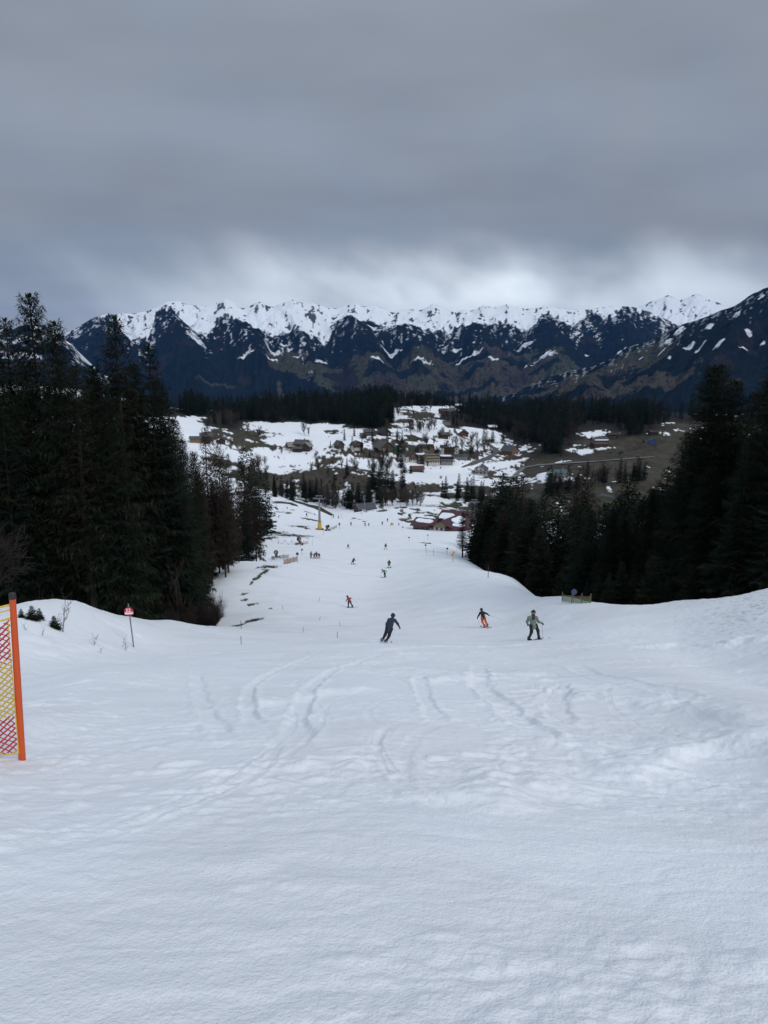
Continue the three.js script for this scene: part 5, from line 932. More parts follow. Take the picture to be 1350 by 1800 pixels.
// ---------------------------------------------------------------- on and beside the piste
// safety net with its orange post, close at the left
{
  const f = thing('safety_net', 'orange post with a red and yellow safety net at the left edge', 'safety net');
  const b = hit(39, 1336), top = heightAt(1048, b.D), H = top - b.y;
  f.position.set(b.x, b.y, b.z);
  const prof = [[0.001, -0.35], [0.040, -0.35], [0.041, 0], [0.040, H * 0.5], [0.036, H - 0.03], [0.030, H - 0.012], [0.001, H - 0.012]].map(([x, y]) => new THREE.Vector2(x, y));
  const orange = mat(0.62, 0.085, 0.012, 0.45), post = part('post', new THREE.LatheGeometry(prof, 20), orange, f);
  part('cap', new THREE.LatheGeometry([[0.001, H + 0.045], [0.030, H + 0.043], [0.039, H + 0.030], [0.041, H - 0.03], [0.036, H - 0.03]].map(([x, y]) => new THREE.Vector2(x, y)).reverse(), 20), mat(0.02, 0.02, 0.022, 0.6), post);
  post.rotation.z = -0.04;
  // the net runs from the post out of the picture, up the slope; s metres along it, t height above the snow
  const dir = new THREE.Vector3(-0.80, 0, 0.60), up = 0.30, len = 1.9;
  const at = (s, t) => { const q = s / len, sag = Math.sin(q * Math.PI) * 0.10 * (t / H) + 0.05 * Math.sin(q * 9) * 0.2; return [dir.x * s - 0.012 + 0.04 * t, t * (1 - 0.03 * q) + up * s * 0.62 - sag * 1.2, dir.z * s + 0.06 * Math.sin(q * 3.1) * (t / H) + 0.012 * Math.sin(s * 21 + t * 13)]; };
  const G = { red: new Bush(), yellow: new Bush() }, white = [1, 1, 1], zone = (t) => { const k = t / H; return k > 0.86 || k < 0.055 ? 'yellow' : k > 0.615 ? 'red' : k > 0.275 ? 'yellow' : 'red'; };
  const step = 0.072;
  for (const way of [1, -1]) for (let i = -30; i < 60; i++) {
    const s0 = 0.04, t0 = i * step;
    let prev = null;
    for (let s = s0; s < len; s += 0.055) {
      const t = t0 + way * (s - s0) * 0.85 + 0.006 * Math.sin(i * 2.4 + s * 17);
      if (t < 0.045 * H || t > 0.87 * H) { prev = null; continue; }
      const p = at(s, t); if (prev) G[zone(t)].bar(prev, p, way < 0 ? 0.011 : 0.006, way < 0 ? 0.011 : 0.006, white, 4); prev = p;
    }
  }
  part('red_netting', G.red.geometry(), mat(0.48, 0.035, 0.035, 0.5), f); part('yellow_netting', G.yellow.geometry(), mat(0.62, 0.40, 0.03, 0.5), f);
  for (const c of f.children) if (c.name.endsWith('netting')) c.userData.kind = 'stuff';
  const strap = (t0, w) => { const S = new Bush(); for (let i = 0; i < 24; i++) { const a = at(0.02 + i / 24 * len, t0), c = at(0.02 + (i + 1) / 24 * len, t0); S.bar(a, c, w, w, white, 5); } return S.geometry(); };
  const yel = mat(0.70, 0.46, 0.02, 0.5);
  for (const [t, w] of [[0.955 * H, 0.011], [0.925 * H, 0.009], [0.875 * H, 0.011], [0.05 * H, 0.009]]) part('strap', strap(t, w), yel, f);
  const tie = new Bush(); tie.bar([0.02, 0.87 * H, 0.035], [-0.012, 0.05 * H, 0.04], 0.006, 0.006, white, 4); part('edge_cord', tie.geometry(), yel, f);
  const p2 = part('far_post', new THREE.LatheGeometry(prof, 16), orange, f); p2.position.set(...at(len, 0)); p2.name = 'post';
}
function canvas(w, h, draw) { const c = document.createElement('canvas'); c.width = w; c.height = h; draw(c.getContext('2d'), w, h); const t = new THREE.CanvasTexture(c); t.colorSpace = THREE.SRGBColorSpace; return t; }
const steel = mat(0.19, 0.19, 0.20, 0.5, { metalness: 0.3 }), darkPole = mat(0.05, 0.05, 0.055, 0.6), yellowPaint = mat(0.55, 0.33, 0.03, 0.55), black = mat(0.014, 0.014, 0.016, 0.6);
// the piste sign
{
  const b = hit(235, 1137), k = metresPerPixel(b.D) / CP, t = thing('piste_sign', 'round red and white piste sign with number 22 on a grey pole', 'sign');
  t.position.set(b.x, b.y, b.z); const H = heightAt(1062, b.D) - b.y;
  const pole = part('pole', new THREE.CylinderGeometry(0.032, 0.032, H + 0.5, 10), steel, t); pole.position.y = H / 2 - 0.22; 
  const R = 8.6 * k, face = canvas(256, 256, (g, w) => {
    g.fillStyle = '#b3182a'; g.fillRect(0, 0, w, w); g.fillStyle = '#e9e6e6'; g.fillRect(14, 146, 228, 52);
    g.fillStyle = '#f2eded'; g.font = 'bold 128px sans-serif'; g.textAlign = 'center'; g.textBaseline = 'middle'; g.fillText('22', 116, 84); g.fillRect(196, 112, 20, 20);
  });
  const d = new THREE.CylinderGeometry(R, R, 0.02, 40); d.rotateX(Math.PI / 2); const rim = part('disc', d, mat(0.45, 0.02, 0.035, 0.5), t); rim.position.set(0, H - R - 0.14, 0.05);
  const f = new THREE.CircleGeometry(R * 0.985, 40), fm = part('printed_face', f, new THREE.MeshStandardMaterial({ map: face, roughness: 0.5 }), t); fm.position.set(0, H - R - 0.14, 0.064);
  t.rotation.z = 0.055;
}
// poles that line the slope: pixel x, foot y, top y, kind
const stakeGeo = new THREE.CylinderGeometry(0.5, 0.5, 1, 8), discGeo = (() => { const g = new THREE.CylinderGeometry(0.5, 0.5, 0.06, 20); g.rotateX(Math.PI / 2); return g; })();
function stake(X, Yf, Yt, name, label, o = {}) {
  const b = o.D ? { ...onLand(X, o.D) } : hit(X, Yf), H = Math.max(0.5, (Yf - Yt) * metresPerPixel(b.D) / CP), t = thing(name, label, o.category ?? 'pole', o.group), w = o.w ?? 0.05;
  t.position.set(b.x, b.y, b.z);
  const p = part('pole', stakeGeo, o.mat ?? darkPole, t); p.scale.set(w, H + 0.6, w); p.position.y = H / 2 - 0.3; t.rotation.z = o.lean ?? 0;
  if (o.disc) { const d = part('disc', discGeo, o.discMat ?? steel, t); d.scale.set(o.disc, o.disc, 1); d.position.set(0, H - o.disc / 2, 0.06); }
  if (o.plates) for (const [dx, dy] of o.plates) { const q = part('plate', unitBox, o.plateMat, t); q.scale.set(0.5, 0.5, 0.04); q.position.set(dx, H - 0.3 - dy, 0.07 + 0.01 * dx); }
  if (o.cap) { const q = part('tip', stakeGeo, o.cap, t); q.scale.set(w * 1.3, 0.35, w * 1.3); q.position.y = H - 0.17; }
  return t;
}
const redTip = mat(0.4, 0.05, 0.03, 0.6);
stake(424, 1133, 1120, 'marker_pole', 'short thin marker pole nearest to the piste sign', { w: 0.035 });
stake(424, 1105, 1090, 'marker_pole', 'dark marker pole by the bare brown patches under the left wood', { w: 0.05 });
stake(497, 1072, 1065, 'marker_pole', 'lone thin pole on the rutted left part of the piste', { w: 0.04 });
stake(533, 1112, 1104, 'marker_pole', 'stub of pole left of the skier in dark blue, nearer one', { w: 0.035 });
stake(561, 1091, 1083, 'marker_pole', 'tilted short pole below the red-jacketed child', { w: 0.035, lean: -0.3 });
stake(593, 1122, 1111, 'marker_pole', 'upright stub of pole left of the skier in dark blue', { w: 0.035 });
stake(598, 1102, 1095, 'marker_pole', 'slightly leaning stub of pole above the upright stub', { w: 0.035, lean: 0.1 });
stake(561, 1056, 1051, 'marker_pole', 'tiny pole left of the red-jacketed child', { w: 0.04, lean: -0.15 });
stake(858, 1015, 994, 'marker_pole', 'tall reddish-brown pole at the right snow edge by the wood', { w: 0.09, mat: mat(0.10, 0.05, 0.035) });
stake(523, 989, 970, 'piste_sign', 'dark disc sign on a thin pole right of the slatted net', { w: 0.07, disc: 0.62, category: 'sign', discMat: mat(0.10, 0.06, 0.07) });
stake(531, 976, 964, 'piste_sign', 'dark disc sign on a thin pole behind the other disc sign', { w: 0.07, disc: 0.5, category: 'sign', discMat: mat(0.08, 0.07, 0.08) });
stake(549, 959, 949, 'marker_pole', 'thin pole right of the middle snow cannon', { w: 0.08, mat: steel });
stake(489, 956, 946, 'marker_pole', 'thin pole at the left end of the drooping rope fence', { w: 0.08 });
stake(569, 942, 932, 'marker_pole', 'thin pole at the foot of the chairlift pylon', { w: 0.08, mat: steel });
stake(597, 930, 919, 'marker_pole', 'pole with round tip right of the farthest snow cannon', { w: 0.09, disc: 0.8, mat: steel, discMat: mat(0.12, 0.12, 0.13) });
stake(708, 933, 925, 'marker_pole', 'pole with dark tip in front of the ski hut', { w: 0.08, disc: 0.55, mat: steel, discMat: black });
stake(719, 953, 943, 'marker_pole', 'pole with dark disc left of the lying boards', { w: 0.07, disc: 0.5, mat: steel, discMat: black });
stake(752, 949, 939, 'marker_pole', 'pole with dark disc behind the lying boards', { w: 0.07, disc: 0.45, mat: steel, discMat: black });
stake(748, 968, 956, 'marker_pole', 'pole with a flat cap just before the lying boards', { w: 0.07, disc: 0.5, mat: steel, discMat: mat(0.09, 0.07, 0.05) });
stake(750, 976, 962, 'marker_pole', 'plain pole right of the flat-capped pole', { w: 0.06, mat: steel });
stake(762, 978, 964, 'marker_pole', 'plain dark pole between flat-capped pole and yellow sign', { w: 0.06 });
stake(786, 974, 962, 'marker_pole', 'pole with dark disc left of the yellow sign', { w: 0.07, disc: 0.5, mat: steel, discMat: black });
stake(796, 988, 968, 'piste_sign', 'pole carrying two small yellow plates at the wood tip', { w: 0.11, mat: mat(0.32, 0.32, 0.32), plates: [[0.12, 0], [-0.15, 0.5]], plateMat: yellowPaint, category: 'sign' });
stake(601, 912, 904, 'marker_pole', 'pole on the crest left of the grey barn', { w: 0.1 });
stake(583, 912, 902, 'marker_pole', 'pole on the crest by the chairlift pylon', { w: 0.1 });
stake(498, 902, 894, 'marker_pole', 'pale thin pole on the far snow slope', { w: 0.09, mat: steel });
stake(1008, 1058, 1034, 'piste_sign', 'small round blue sign on a pole behind the green net', { w: 0.055, disc: 0.5, mat: mat(0.28, 0.27, 0.24), discMat: new THREE.MeshStandardMaterial({ roughness: 0.5, color: rgb(0.06, 0.10, 0.22) }), category: 'sign' });
// boards lying on the snow before the hut
{ const b = hit(748, 955), t = thing('board_pile', 'dark boards lying on the snow in front of the ski hut', 'boards'); t.position.set(b.x, b.y, b.z); const k = metresPerPixel(b.D);
  for (const [x, z, w, r, y] of [[-8, 0, 12, 0.12, 0.12], [-1, 1, 10, -0.1, 0.2], [5, 0.5, 10, 0.05, 0.1]]) { const m = boxPart('board', t, mat(0.06, 0.05, 0.042), w * k, 0.14, 0.7, x * k, y, z * 0.6, 0, r); } }
// nets on short posts
function barrier(pts, h, label, tone, postTone, topTone) { // pts: pixel x, pixel y of the feet
  const P = pts.map(([X, Y]) => hit(X, Y)), t = thing('barrier_net', label, 'net fence'), o = P[0]; t.position.set(o.x, o.y, o.z);
  const N = new Bush(), T = new Bush(), w = [1, 1, 1];
  for (let i = 0; i < P.length; i++) {
    const a = P[i], A = [a.x - o.x, a.y - o.y, o.D - a.D], hh = h * (1 + 0.12 * noise(i * 3.1, h * 9));
    const m = part('post', stakeGeo, postTone, t); m.scale.set(0.07, hh + 0.9, 0.07); m.position.set(A[0], A[1] + hh / 2 - 0.3, A[2]);
    if (i) {
      const b = P[i - 1], B = [b.x - o.x, b.y - o.y, o.D - b.D], n = Math.ceil(h / 0.13), m2 = 10;
      for (let r = 0; r <= n; r++) for (let s = 0; s < m2; s++) { const q = (f) => { const u = f / m2, sag = 0.10 * h * Math.sin(u * Math.PI) * (r / n); return [lerp(B[0], A[0], u), lerp(B[1], A[1], u) + 0.04 + (h - 0.06) * r / n - sag, lerp(B[2], A[2], u)]; }; (topTone && r >= n - 1 ? T : N).bar(q(s), q(s + 1), 0.022, 0.022, w, 3); }
      for (let s = 0; s <= m2 * 2; s++) { const u = s / (m2 * 2), sag = 0.10 * h * Math.sin(u * Math.PI), x = lerp(B[0], A[0], u), y = lerp(B[1], A[1], u), z = lerp(B[2], A[2], u); N.bar([x, y + 0.04, z], [x, y + h - sag, z], 0.014, 0.014, w, 3); }
    }
  }
  part('netting', N.geometry(), tone, t); if (topTone) part('top_band', T.geometry(), topTone, t);
}
const beige = mat(0.36, 0.27, 0.21), wood = mat(0.20, 0.14, 0.09);
barrier([[499, 992], [505, 991], [510, 990], [516, 988], [522, 986]], 1.05, 'slatted beige net fence beside the disc signs', beige, wood);
barrier([[492, 982], [499, 981], [507, 981]], 0.9, 'beige net right of the nearest snow cannon', beige, wood);
barrier([[533, 957], [541, 956]], 0.9, 'beige net right of the middle snow cannon', beige, wood);
barrier([[581, 932], [587, 930], [592, 927]], 1.1, 'beige net right of the farthest snow cannon', beige, wood);
barrier([[700, 914], [710, 914], [720, 911]], 0.8, 'beige net by the snow cannon at the ski hut', beige, wood);
barrier([[988, 1057], [1005, 1060], [1022, 1061], [1038, 1061]], 0.72, 'low green net with red top band at the right snow edge', mat(0.16, 0.22, 0.10), mat(0.14, 0.17, 0.09), mat(0.25, 0.045, 0.03));
// rope fence that droops between low posts
{ const t = thing('rope_fence', 'drooping dark rope fence left of the middle snow cannon', 'rope fence'), P = [[490, 957], [496, 957], [501, 954], [507, 958], [513, 955], [519, 958], [524, 957]].map(([X, Y]) => hit(X, Y)), o = P[0]; t.position.set(o.x, o.y, o.z); const R = new Bush();
  P.forEach((p, i) => { const a = [p.x - o.x, p.y - o.y + (i % 2 ? 0.1 : 0.9), o.D - p.D]; if (i) { const q = P[i - 1]; R.bar([q.x - o.x, q.y - o.y + ((i - 1) % 2 ? 0.1 : 0.9), o.D - q.D], a, 0.035, 0.035, [1, 1, 1]); } }); part('rope', R.geometry(), darkPole, t);
  P.forEach((p, i) => { if (i % 2 === 0) { const m = part('post', stakeGeo, darkPole, t); m.scale.set(0.06, 1.4, 0.06); m.position.set(p.x - o.x, p.y - o.y + 0.3, o.D - p.D); } }); }
// snow cannons
const drumProf = [[0.30, -0.75], [0.48, -0.70], [0.52, -0.3], [0.56, 0.35], [0.62, 0.55], [0.60, 0.58], [0.52, 0.5], [0.46, 0.1], [0.28, -0.2]].map(([x, y]) => new THREE.Vector2(x, y));
function snowCannon(X, Y, s, turn, label) {
  const b = hit(X, Y), t = thing('snow_cannon', label, 'snow cannon'); t.position.set(b.x, b.y, b.z); t.rotation.y = turn; t.scale.setScalar(s);
  const g = new THREE.LatheGeometry(drumProf, 24); g.rotateX(Math.PI / 2); const drum = part('drum', g, mat(0.030, 0.032, 0.036, 0.5), t); drum.position.y = 1.75; drum.rotation.x = -0.25;
  const ring = new THREE.TorusGeometry(0.56, 0.05, 8, 28), rm = part('nozzle_ring', ring, steel, drum); rm.position.z = 0.55;
  for (let i = 0; i < 6; i++) { const m = part('fan_blade', unitBox, steel, drum); m.scale.set(0.12, 0.42, 0.03); m.position.set(Math.cos(i * 1.047) * 0.22, Math.sin(i * 1.047) * 0.22, 0.05); m.rotation.z = i * 1.047 - 1.57; }
  boxPart('stand', t, mat(0.10, 0.085, 0.07), 0.35, 0.9, 0.35, 0, 1.0, -0.1); boxPart('control_box', t, mat(0.20, 0.15, 0.10), 0.7, 0.6, 0.5, 0.2, 0.75, -0.5);
  boxPart('sled_frame', t, mat(0.24, 0.18, 0.12), 2.0, 0.16, 0.18, 0, 0.42, 0.3); boxPart('sled_frame', t, mat(0.24, 0.18, 0.12), 2.0, 0.16, 0.18, 0, 0.42, -0.5);
  for (const sx of [-1, 1]) { const w = new THREE.CylinderGeometry(0.36, 0.36, 0.24, 18); w.rotateZ(Math.PI / 2); const m = part('wheel', w, black, t); m.position.set(sx * 1.0, 0.34, -0.1); boxPart('runner', t, darkPole, 0.12, 0.12, 2.2, sx * 0.6, 0.1, 0); }
}
snowCannon(485, 982, 0.95, 0.25, 'nearest snow cannon, on wheels beside the beige nets');
snowCannon(526, 958, 1.0, -0.15, 'snow cannon in the middle, at the end of the rope fence');
snowCannon(576, 933, 1.0, 0.9, 'farthest snow cannon, beside the chairlift pylon');
snowCannon(720, 912, 1.0, -0.8, 'snow cannon in front of the left roof of the ski hut');
// chairlift
const galv = mat(0.21, 0.215, 0.225, 0.55, { metalness: 0.2 });
function pylon(X, Y, Ytop, label, D, base) {
  const b = D ? (() => { const p = onLand(X, D); return p; })() : hit(X, Y), H = heightAt(Ytop, b.D) - b.y, t = thing('lift_pylon', label, 'pylon'); t.position.set(b.x, b.y, b.z);
  const c = part('column', new THREE.CylinderGeometry(0.30, 0.56, H - 1.0, 14), galv, t); c.position.y = (H - 1.0) / 2;
  if (base) { part('base_pad', new THREE.CylinderGeometry(0.68, 0.86, 2.9, 16), mat(0.62, 0.33, 0.02, 0.6), t).position.y = 1.4; part('footing', new THREE.CylinderGeometry(1.7, 1.9, 0.5, 8), mat(0.045, 0.038, 0.032), t).position.y = 0.05; }
  boxPart('crossarm', t, galv, 4.6, 0.34, 0.36, 0, H - 1.3, 0); boxPart('upper_arm', t, galv, 2.9, 0.22, 0.26, 0, H - 0.12, 0);
  for (const s of [-1, 1]) { const d = boxPart('strut', t, galv, 0.16, 1.3, 0.16, s * 1.0, H - 0.7, 0, s * 0.35); const tr = boxPart('sheave_train', t, mat(0.08, 0.08, 0.085), 0.22, 0.34, 3.2, s * 2.15, H - 1.06, 0); }
  t.rotation.y = -0.2; return { x: b.x, y: b.y + H - 1.0, z: b.z };
}
const pA = pylon(562, 931, 871, 'chairlift pylon with a yellow padded foot beside the piste', 0, true);
const pB = pylon(833, 930, 878, 'chairlift pylon with T-shaped head behind the ski hut', 345, false);
const pC = { x: xAt(250, 262, heightAt(876, 262)), y: heightAt(876, 262), z: -262 };
const pD = pylon(739, 900, 874, 'slim pylon beyond the crest, left of the ski hut', 470, false);
const pE = { x: xAt(1000, 400, heightAt(886, 400)), y: heightAt(886, 400), z: -400 };
function along(a, b, q, side, sag) { const dx = b.x - a.x, dz = b.z - a.z, L = Math.hypot(dx, dz); return [lerp(a.x, b.x, q) - dz / L * side, lerp(a.y, b.y, q) - sag * 4 * q * (1 - q), lerp(a.z, b.z, q) + dx / L * side]; }
for (const [side, label] of [[-2.1, 'haul cable of the chairlift on the uphill side of the pylons'], [2.1, 'haul cable of the chairlift on the piste side of the pylons']]) {
  const B = new Bush();
  for (const [a, b, sag] of [[pC, pA, 2.2], [pA, pB, 2.6], [pB, pE, 2]]) for (let i = 0; i < 24; i++) B.bar(along(a, b, i / 24, side, sag), along(a, b, (i + 1) / 24, side, sag), 0.05, 0.05, [1, 1, 1], 4);
  topMesh('lift_cable', B.geometry(), mat(0.03, 0.03, 0.032), label, 'cable');
}
function chair(a, b, q, side, sag, label, tone, drop = 0) {
  const p = along(a, b, q, side, sag), t = thing('chairlift_chair', label, 'chairlift chair'); t.position.set(p[0], p[1], p[2]); t.rotation.y = Math.atan2(b.x - a.x, b.z - a.z) + Math.PI;
  const hang = 2.4 + drop;
  boxPart('hanger', t, galv, 0.10, hang, 0.10, 0, -hang / 2, 0.1); boxPart('grip', t, galv, 0.3, 0.25, 0.6, 0, -0.05, 0);
  const g = new RoundedBoxGeometry(2.9, 0.18, 0.62, 2, 0.07), s = part('seat', g, tone, t); s.position.set(0, -hang - 0.55, 0.1);
  const bk = part('backrest', new RoundedBoxGeometry(2.9, 0.75, 0.14, 2, 0.06), tone, t); bk.position.set(0, -hang - 0.12, 0.42); bk.rotation.x = -0.2;
  boxPart('frame_bar', t, galv, 3.0, 0.09, 0.09, 0, -hang, 0.3); for (const sx of [-1.45, 1.45]) boxPart('side_arm', t, galv, 0.08, 0.7, 0.5, sx, -hang - 0.3, 0.15);
  boxPart('footrest', t, galv, 2.2, 0.07, 0.07, 0, -hang - 1.0, -0.35); return t;
}
const seatDark = mat(0.03, 0.03, 0.034, 0.6), seatPale = mat(0.42, 0.43, 0.45, 0.6);
chair(pC, pA, 0.75, -2.1, 2.2, 'dark empty chair of the lift hanging over the far snow slope', seatDark);
chair(pA, pB, 0.045, 2.1, 2.6, 'pale chair of the lift right next to the yellow-footed pylon', seatPale);
chair(pA, pB, 0.15, -2.1, 2.6, 'pale chair of the lift, second to the right of the yellow-footed pylon', seatPale);
chair(pA, pB, 0.24, 2.1, 2.6, 'pale chair of the lift above the roof of the grey barn', seatPale);
chair(pA, pB, 0.50, -2.1, 2.6, 'dark chair of the lift with snow on it over the end of the piste', seatDark, 1.2);
chair(pA, pB, 0.86, 2.1, 2.6, 'pale chair of the lift right above the red roofs', seatPale);

// ---------------------------------------------------------------- people
// One skin drawn round tapered bones joined by a smooth minimum, meshed by surface nets.
function skinMesh(bones, k, cell) {
  let lo = [1e9, 1e9, 1e9], hi = [-1e9, -1e9, -1e9];
  for (const b of bones) for (const [o, r] of [[0, b[3]], [4, b[7]]]) for (let c = 0; c < 3; c++) { lo[c] = Math.min(lo[c], b[o + c] - r - 2.5 * cell - k * 0.3); hi[c] = Math.max(hi[c], b[o + c] + r + 2.5 * cell + k * 0.3); }
  const n = [0, 1, 2].map((c) => Math.ceil((hi[c] - lo[c]) / cell) + 1), val = new Float32Array(n[0] * n[1] * n[2]), id = (i, j, l) => (l * n[1] + j) * n[0] + i;
  for (let l = 0; l < n[2]; l++) for (let j = 0; j < n[1]; j++) for (let i = 0; i < n[0]; i++) {
    const x = lo[0] + i * cell, y = lo[1] + j * cell, z = lo[2] + l * cell; let d = 1e3;
    for (const b of bones) {
      const ax = b[4] - b[0], ay = b[5] - b[1], az = b[6] - b[2], L2 = ax * ax + ay * ay + az * az + 1e-9, t = clamp(((x - b[0]) * ax + (y - b[1]) * ay + (z - b[2]) * az) / L2, 0, 1);
      const ex = x - b[0] - ax * t, ey = (y - b[1] - ay * t), ez = (z - b[2] - az * t) / (b[8] ?? 1), e = Math.hypot(ex, ey, ez) - lerp(b[3], b[7], t);
      const h = clamp(0.5 + 0.5 * (d - e) / k, 0, 1); d = d > 50 ? e : lerp(d, e, h) - k * h * (1 - h);
    }
    val[id(i, j, l)] = d;
  }
  const vert = new Int32Array(val.length).fill(-1), P = [], I = [];
  for (let l = 0; l < n[2] - 1; l++) for (let j = 0; j < n[1] - 1; j++) for (let i = 0; i < n[0] - 1; i++) {
    let s = [0, 0, 0], m = 0; const v = (a, b, c) => val[id(i + a, j + b, l + c)];
    for (const [a, b] of EDGES) { const p = v(...a), q = v(...b); if ((p < 0) !== (q < 0)) { const t = p / (p - q); for (let c = 0; c < 3; c++) s[c] += lerp(a[c], b[c], t); m++; } }
    if (m) { vert[id(i, j, l)] = P.length / 3; P.push(lo[0] + (i + s[0] / m) * cell, lo[1] + (j + s[1] / m) * cell, lo[2] + (l + s[2] / m) * cell); }
  }
  for (let l = 1; l < n[2] - 1; l++) for (let j = 1; j < n[1] - 1; j++) for (let i = 1; i < n[0] - 1; i++) {
    const a = val[id(i, j, l)] < 0;
    for (let ax = 0; ax < 3; ax++) {
      const e = [0, 0, 0]; e[ax] = 1; const b = val[id(i + e[0], j + e[1], l + e[2])] < 0; if (a === b) continue;
      const u = [0, 0, 0], w = [0, 0, 0]; u[(ax + 1) % 3] = 1; w[(ax + 2) % 3] = 1;
      const q = [vert[id(i, j, l)], vert[id(i - u[0], j - u[1], l - u[2])], vert[id(i - u[0] - w[0], j - u[1] - w[1], l - u[2] - w[2])], vert[id(i - w[0], j - w[1], l - w[2])]];
      if (q.includes(-1)) continue;
      if (a) I.push(q[0], q[1], q[2], q[0], q[2], q[3]); else I.push(q[0], q[2], q[1], q[0], q[3], q[2]);
    }
  }
  const g = new THREE.BufferGeometry(); g.setAttribute('position', new THREE.Float32BufferAttribute(P, 3)); g.setIndex(I); g.computeVertexNormals(); return g;
}
const CORN = [[0, 0, 0], [1, 0, 0], [0, 1, 0], [1, 1, 0], [0, 0, 1], [1, 0, 1], [0, 1, 1], [1, 1, 1]], EDGES = [];
for (let i = 0; i < 8; i++) for (let j = i + 1; j < 8; j++) if (CORN[i].reduce((s, v, c) => s + Math.abs(v - CORN[j][c]), 0) === 1) EDGES.push([CORN[i], CORN[j]]);
// pose: joints in metres, x to the right of the picture, y up, z towards the camera, standing on y = 0
function bone(a, ra, b, rb, flat) { return [a[0], a[1], a[2], ra, b[0], b[1], b[2], rb, flat]; }
function skier(label, X, Y, pose, look, o = {}) {
  const J = pose, b = hit(X, Y), t = thing('person', label, 'person', o.group); t.position.set(b.x, b.y, b.z); t.scale.setScalar(o.size ?? 1); t.rotation.y = o.turn ?? 0;
  const cell = o.cell ?? 0.03, mid = (p, q, f = 0.5) => p.map((v, i) => lerp(v, q[i], f)), add = (p, q) => p.map((v, i) => v + q[i]);
  const shL = J.shL, shR = J.shR, hipL = J.hipL, hipR = J.hipR, neck = J.neck, head = J.head, pel = mid(hipL, hipR), chest = mid(shL, shR), skinTone = mat(0.42, 0.25, 0.18, 0.6);
  const armB = (k) => [['L', shL, J.elL, J.haL], ['R', shR, J.elR, J.haR]].flatMap(([, s, e, h]) => [bone(s, 0.062 * k, e, 0.047 * k), bone(e, 0.047 * k, h, 0.034 * k)]);
  const legB = (k) => [[hipL, J.knL, J.anL], [hipR, J.knR, J.anR]].flatMap(([h, q, a]) => [bone(h, 0.088 * k, q, 0.062 * k), bone(q, 0.062 * k, a, 0.044 * k)]);
  const face = J.face ?? [0, 0, -1], nose = add(head, face.map((v) => v * 0.105));
  part('body', skinMesh([bone(pel, 0.13, chest, 0.135, 0.75), ...armB(0.85), ...legB(0.85), bone(neck, 0.052, head, 0.06), bone(head, 0.098, add(head, [0, -0.03, 0]), 0.088), bone(nose, 0.016, add(nose, [0, -0.02, 0]), 0.019), bone(add(head, [0.098, -0.01, 0.01]), 0.018, add(head, [0.098, -0.04, 0.01]), 0.014), bone(add(head, [-0.098, -0.01, 0.01]), 0.018, add(head, [-0.098, -0.04, 0.01]), 0.014)], 0.05, cell), skinTone, t);
  const hem = mid(chest, pel, look.long ?? 1.12);
  part('jacket', skinMesh([bone(chest, 0.155, mid(chest, pel, 0.6), 0.158, 0.8), bone(mid(chest, pel, 0.5), 0.16, hem, 0.172, 0.85), bone(shL, 0.085, shR, 0.085), ...armB(1.42), bone(neck, 0.075, add(neck, [0, 0.03, 0]), 0.07)], 0.06, cell), look.jacket, t);
  part('trousers', skinMesh([bone(hipL, 0.12, hipR, 0.12), ...legB(1.38), bone(J.anL, 0.07, add(J.anL, [0, 0.10, 0]), 0.075), bone(J.anR, 0.07, add(J.anR, [0, 0.10, 0]), 0.075)], 0.05, cell), look.trousers, t);
  part('helmet', skinMesh([bone(add(head, [0, 0.02, 0.01]), 0.128, add(head, [0, 0.045, 0.0]), 0.122)], 0.02, Math.min(cell, 0.025)), look.helmet, t);
  if (o.detail) { const g = add(head, face.map((v) => v * 0.085)); part('goggles', skinMesh([bone(add(g, [-0.06, 0.01, 0.02]), 0.035, add(g, [0.06, 0.01, 0.02]), 0.035)], 0.02, 0.015), black, t);
    part('goggle_strap', (() => { const q = new THREE.TorusGeometry(0.131, 0.012, 6, 28); q.rotateX(Math.PI / 2); q.scale(1, 1.6, 1); return q; })(), look.strap ?? darkPole, t).position.set(head[0], head[1] + 0.02, head[2] + 0.01); }
  if (look.hair) part('hair', skinMesh([bone(add(head, [0, -0.06, 0.09]), 0.075, add(head, [-0.01, -0.24, 0.14]), 0.085), bone(add(head, [-0.01, -0.24, 0.14]), 0.085, add(head, [-0.03, -0.33, 0.15]), 0.05)], 0.04, Math.min(cell, 0.025)), look.hair, t);
  for (const [h, e] of [[J.haL, J.elL], [J.haR, J.elR]]) {
    const d = h.map((v, i) => v - e[i]), L = Math.hypot(...d) || 1, f = d.map((v) => v / L), s = Math.abs(f[1]) < 0.9 ? [f[2], 0, -f[0]] : [1, 0, 0], sl = Math.hypot(...s), S = s.map((v) => v / sl), N = [f[1] * S[2] - f[2] * S[1], f[2] * S[0] - f[0] * S[2], f[0] * S[1] - f[1] * S[0]];
    const at = (a, c, n) => h.map((v, i) => v + f[i] * a + S[i] * c + N[i] * n), B = [bone(at(-0.03, 0, 0), 0.044, at(0.06, 0, 0), 0.04)];
    if (o.detail) [[-0.033, 0.055], [-0.011, 0.066], [0.011, 0.062], [0.033, 0.048]].forEach(([c, l]) => { B.push(bone(at(0.08, c, 0), 0.0125, at(0.08 + l * 0.6, c, -0.02), 0.0115), bone(at(0.08 + l * 0.6, c, -0.02), 0.0115, at(0.08 + l * 0.5, c, -0.05), 0.0105)); }), B.push(bone(at(0.0, -0.045, 0), 0.014, at(0.06, -0.07, -0.03), 0.012));
    part('glove', skinMesh(B, 0.012, o.detail ? 0.01 : cell * 0.8), look.glove ?? black, t);
  }
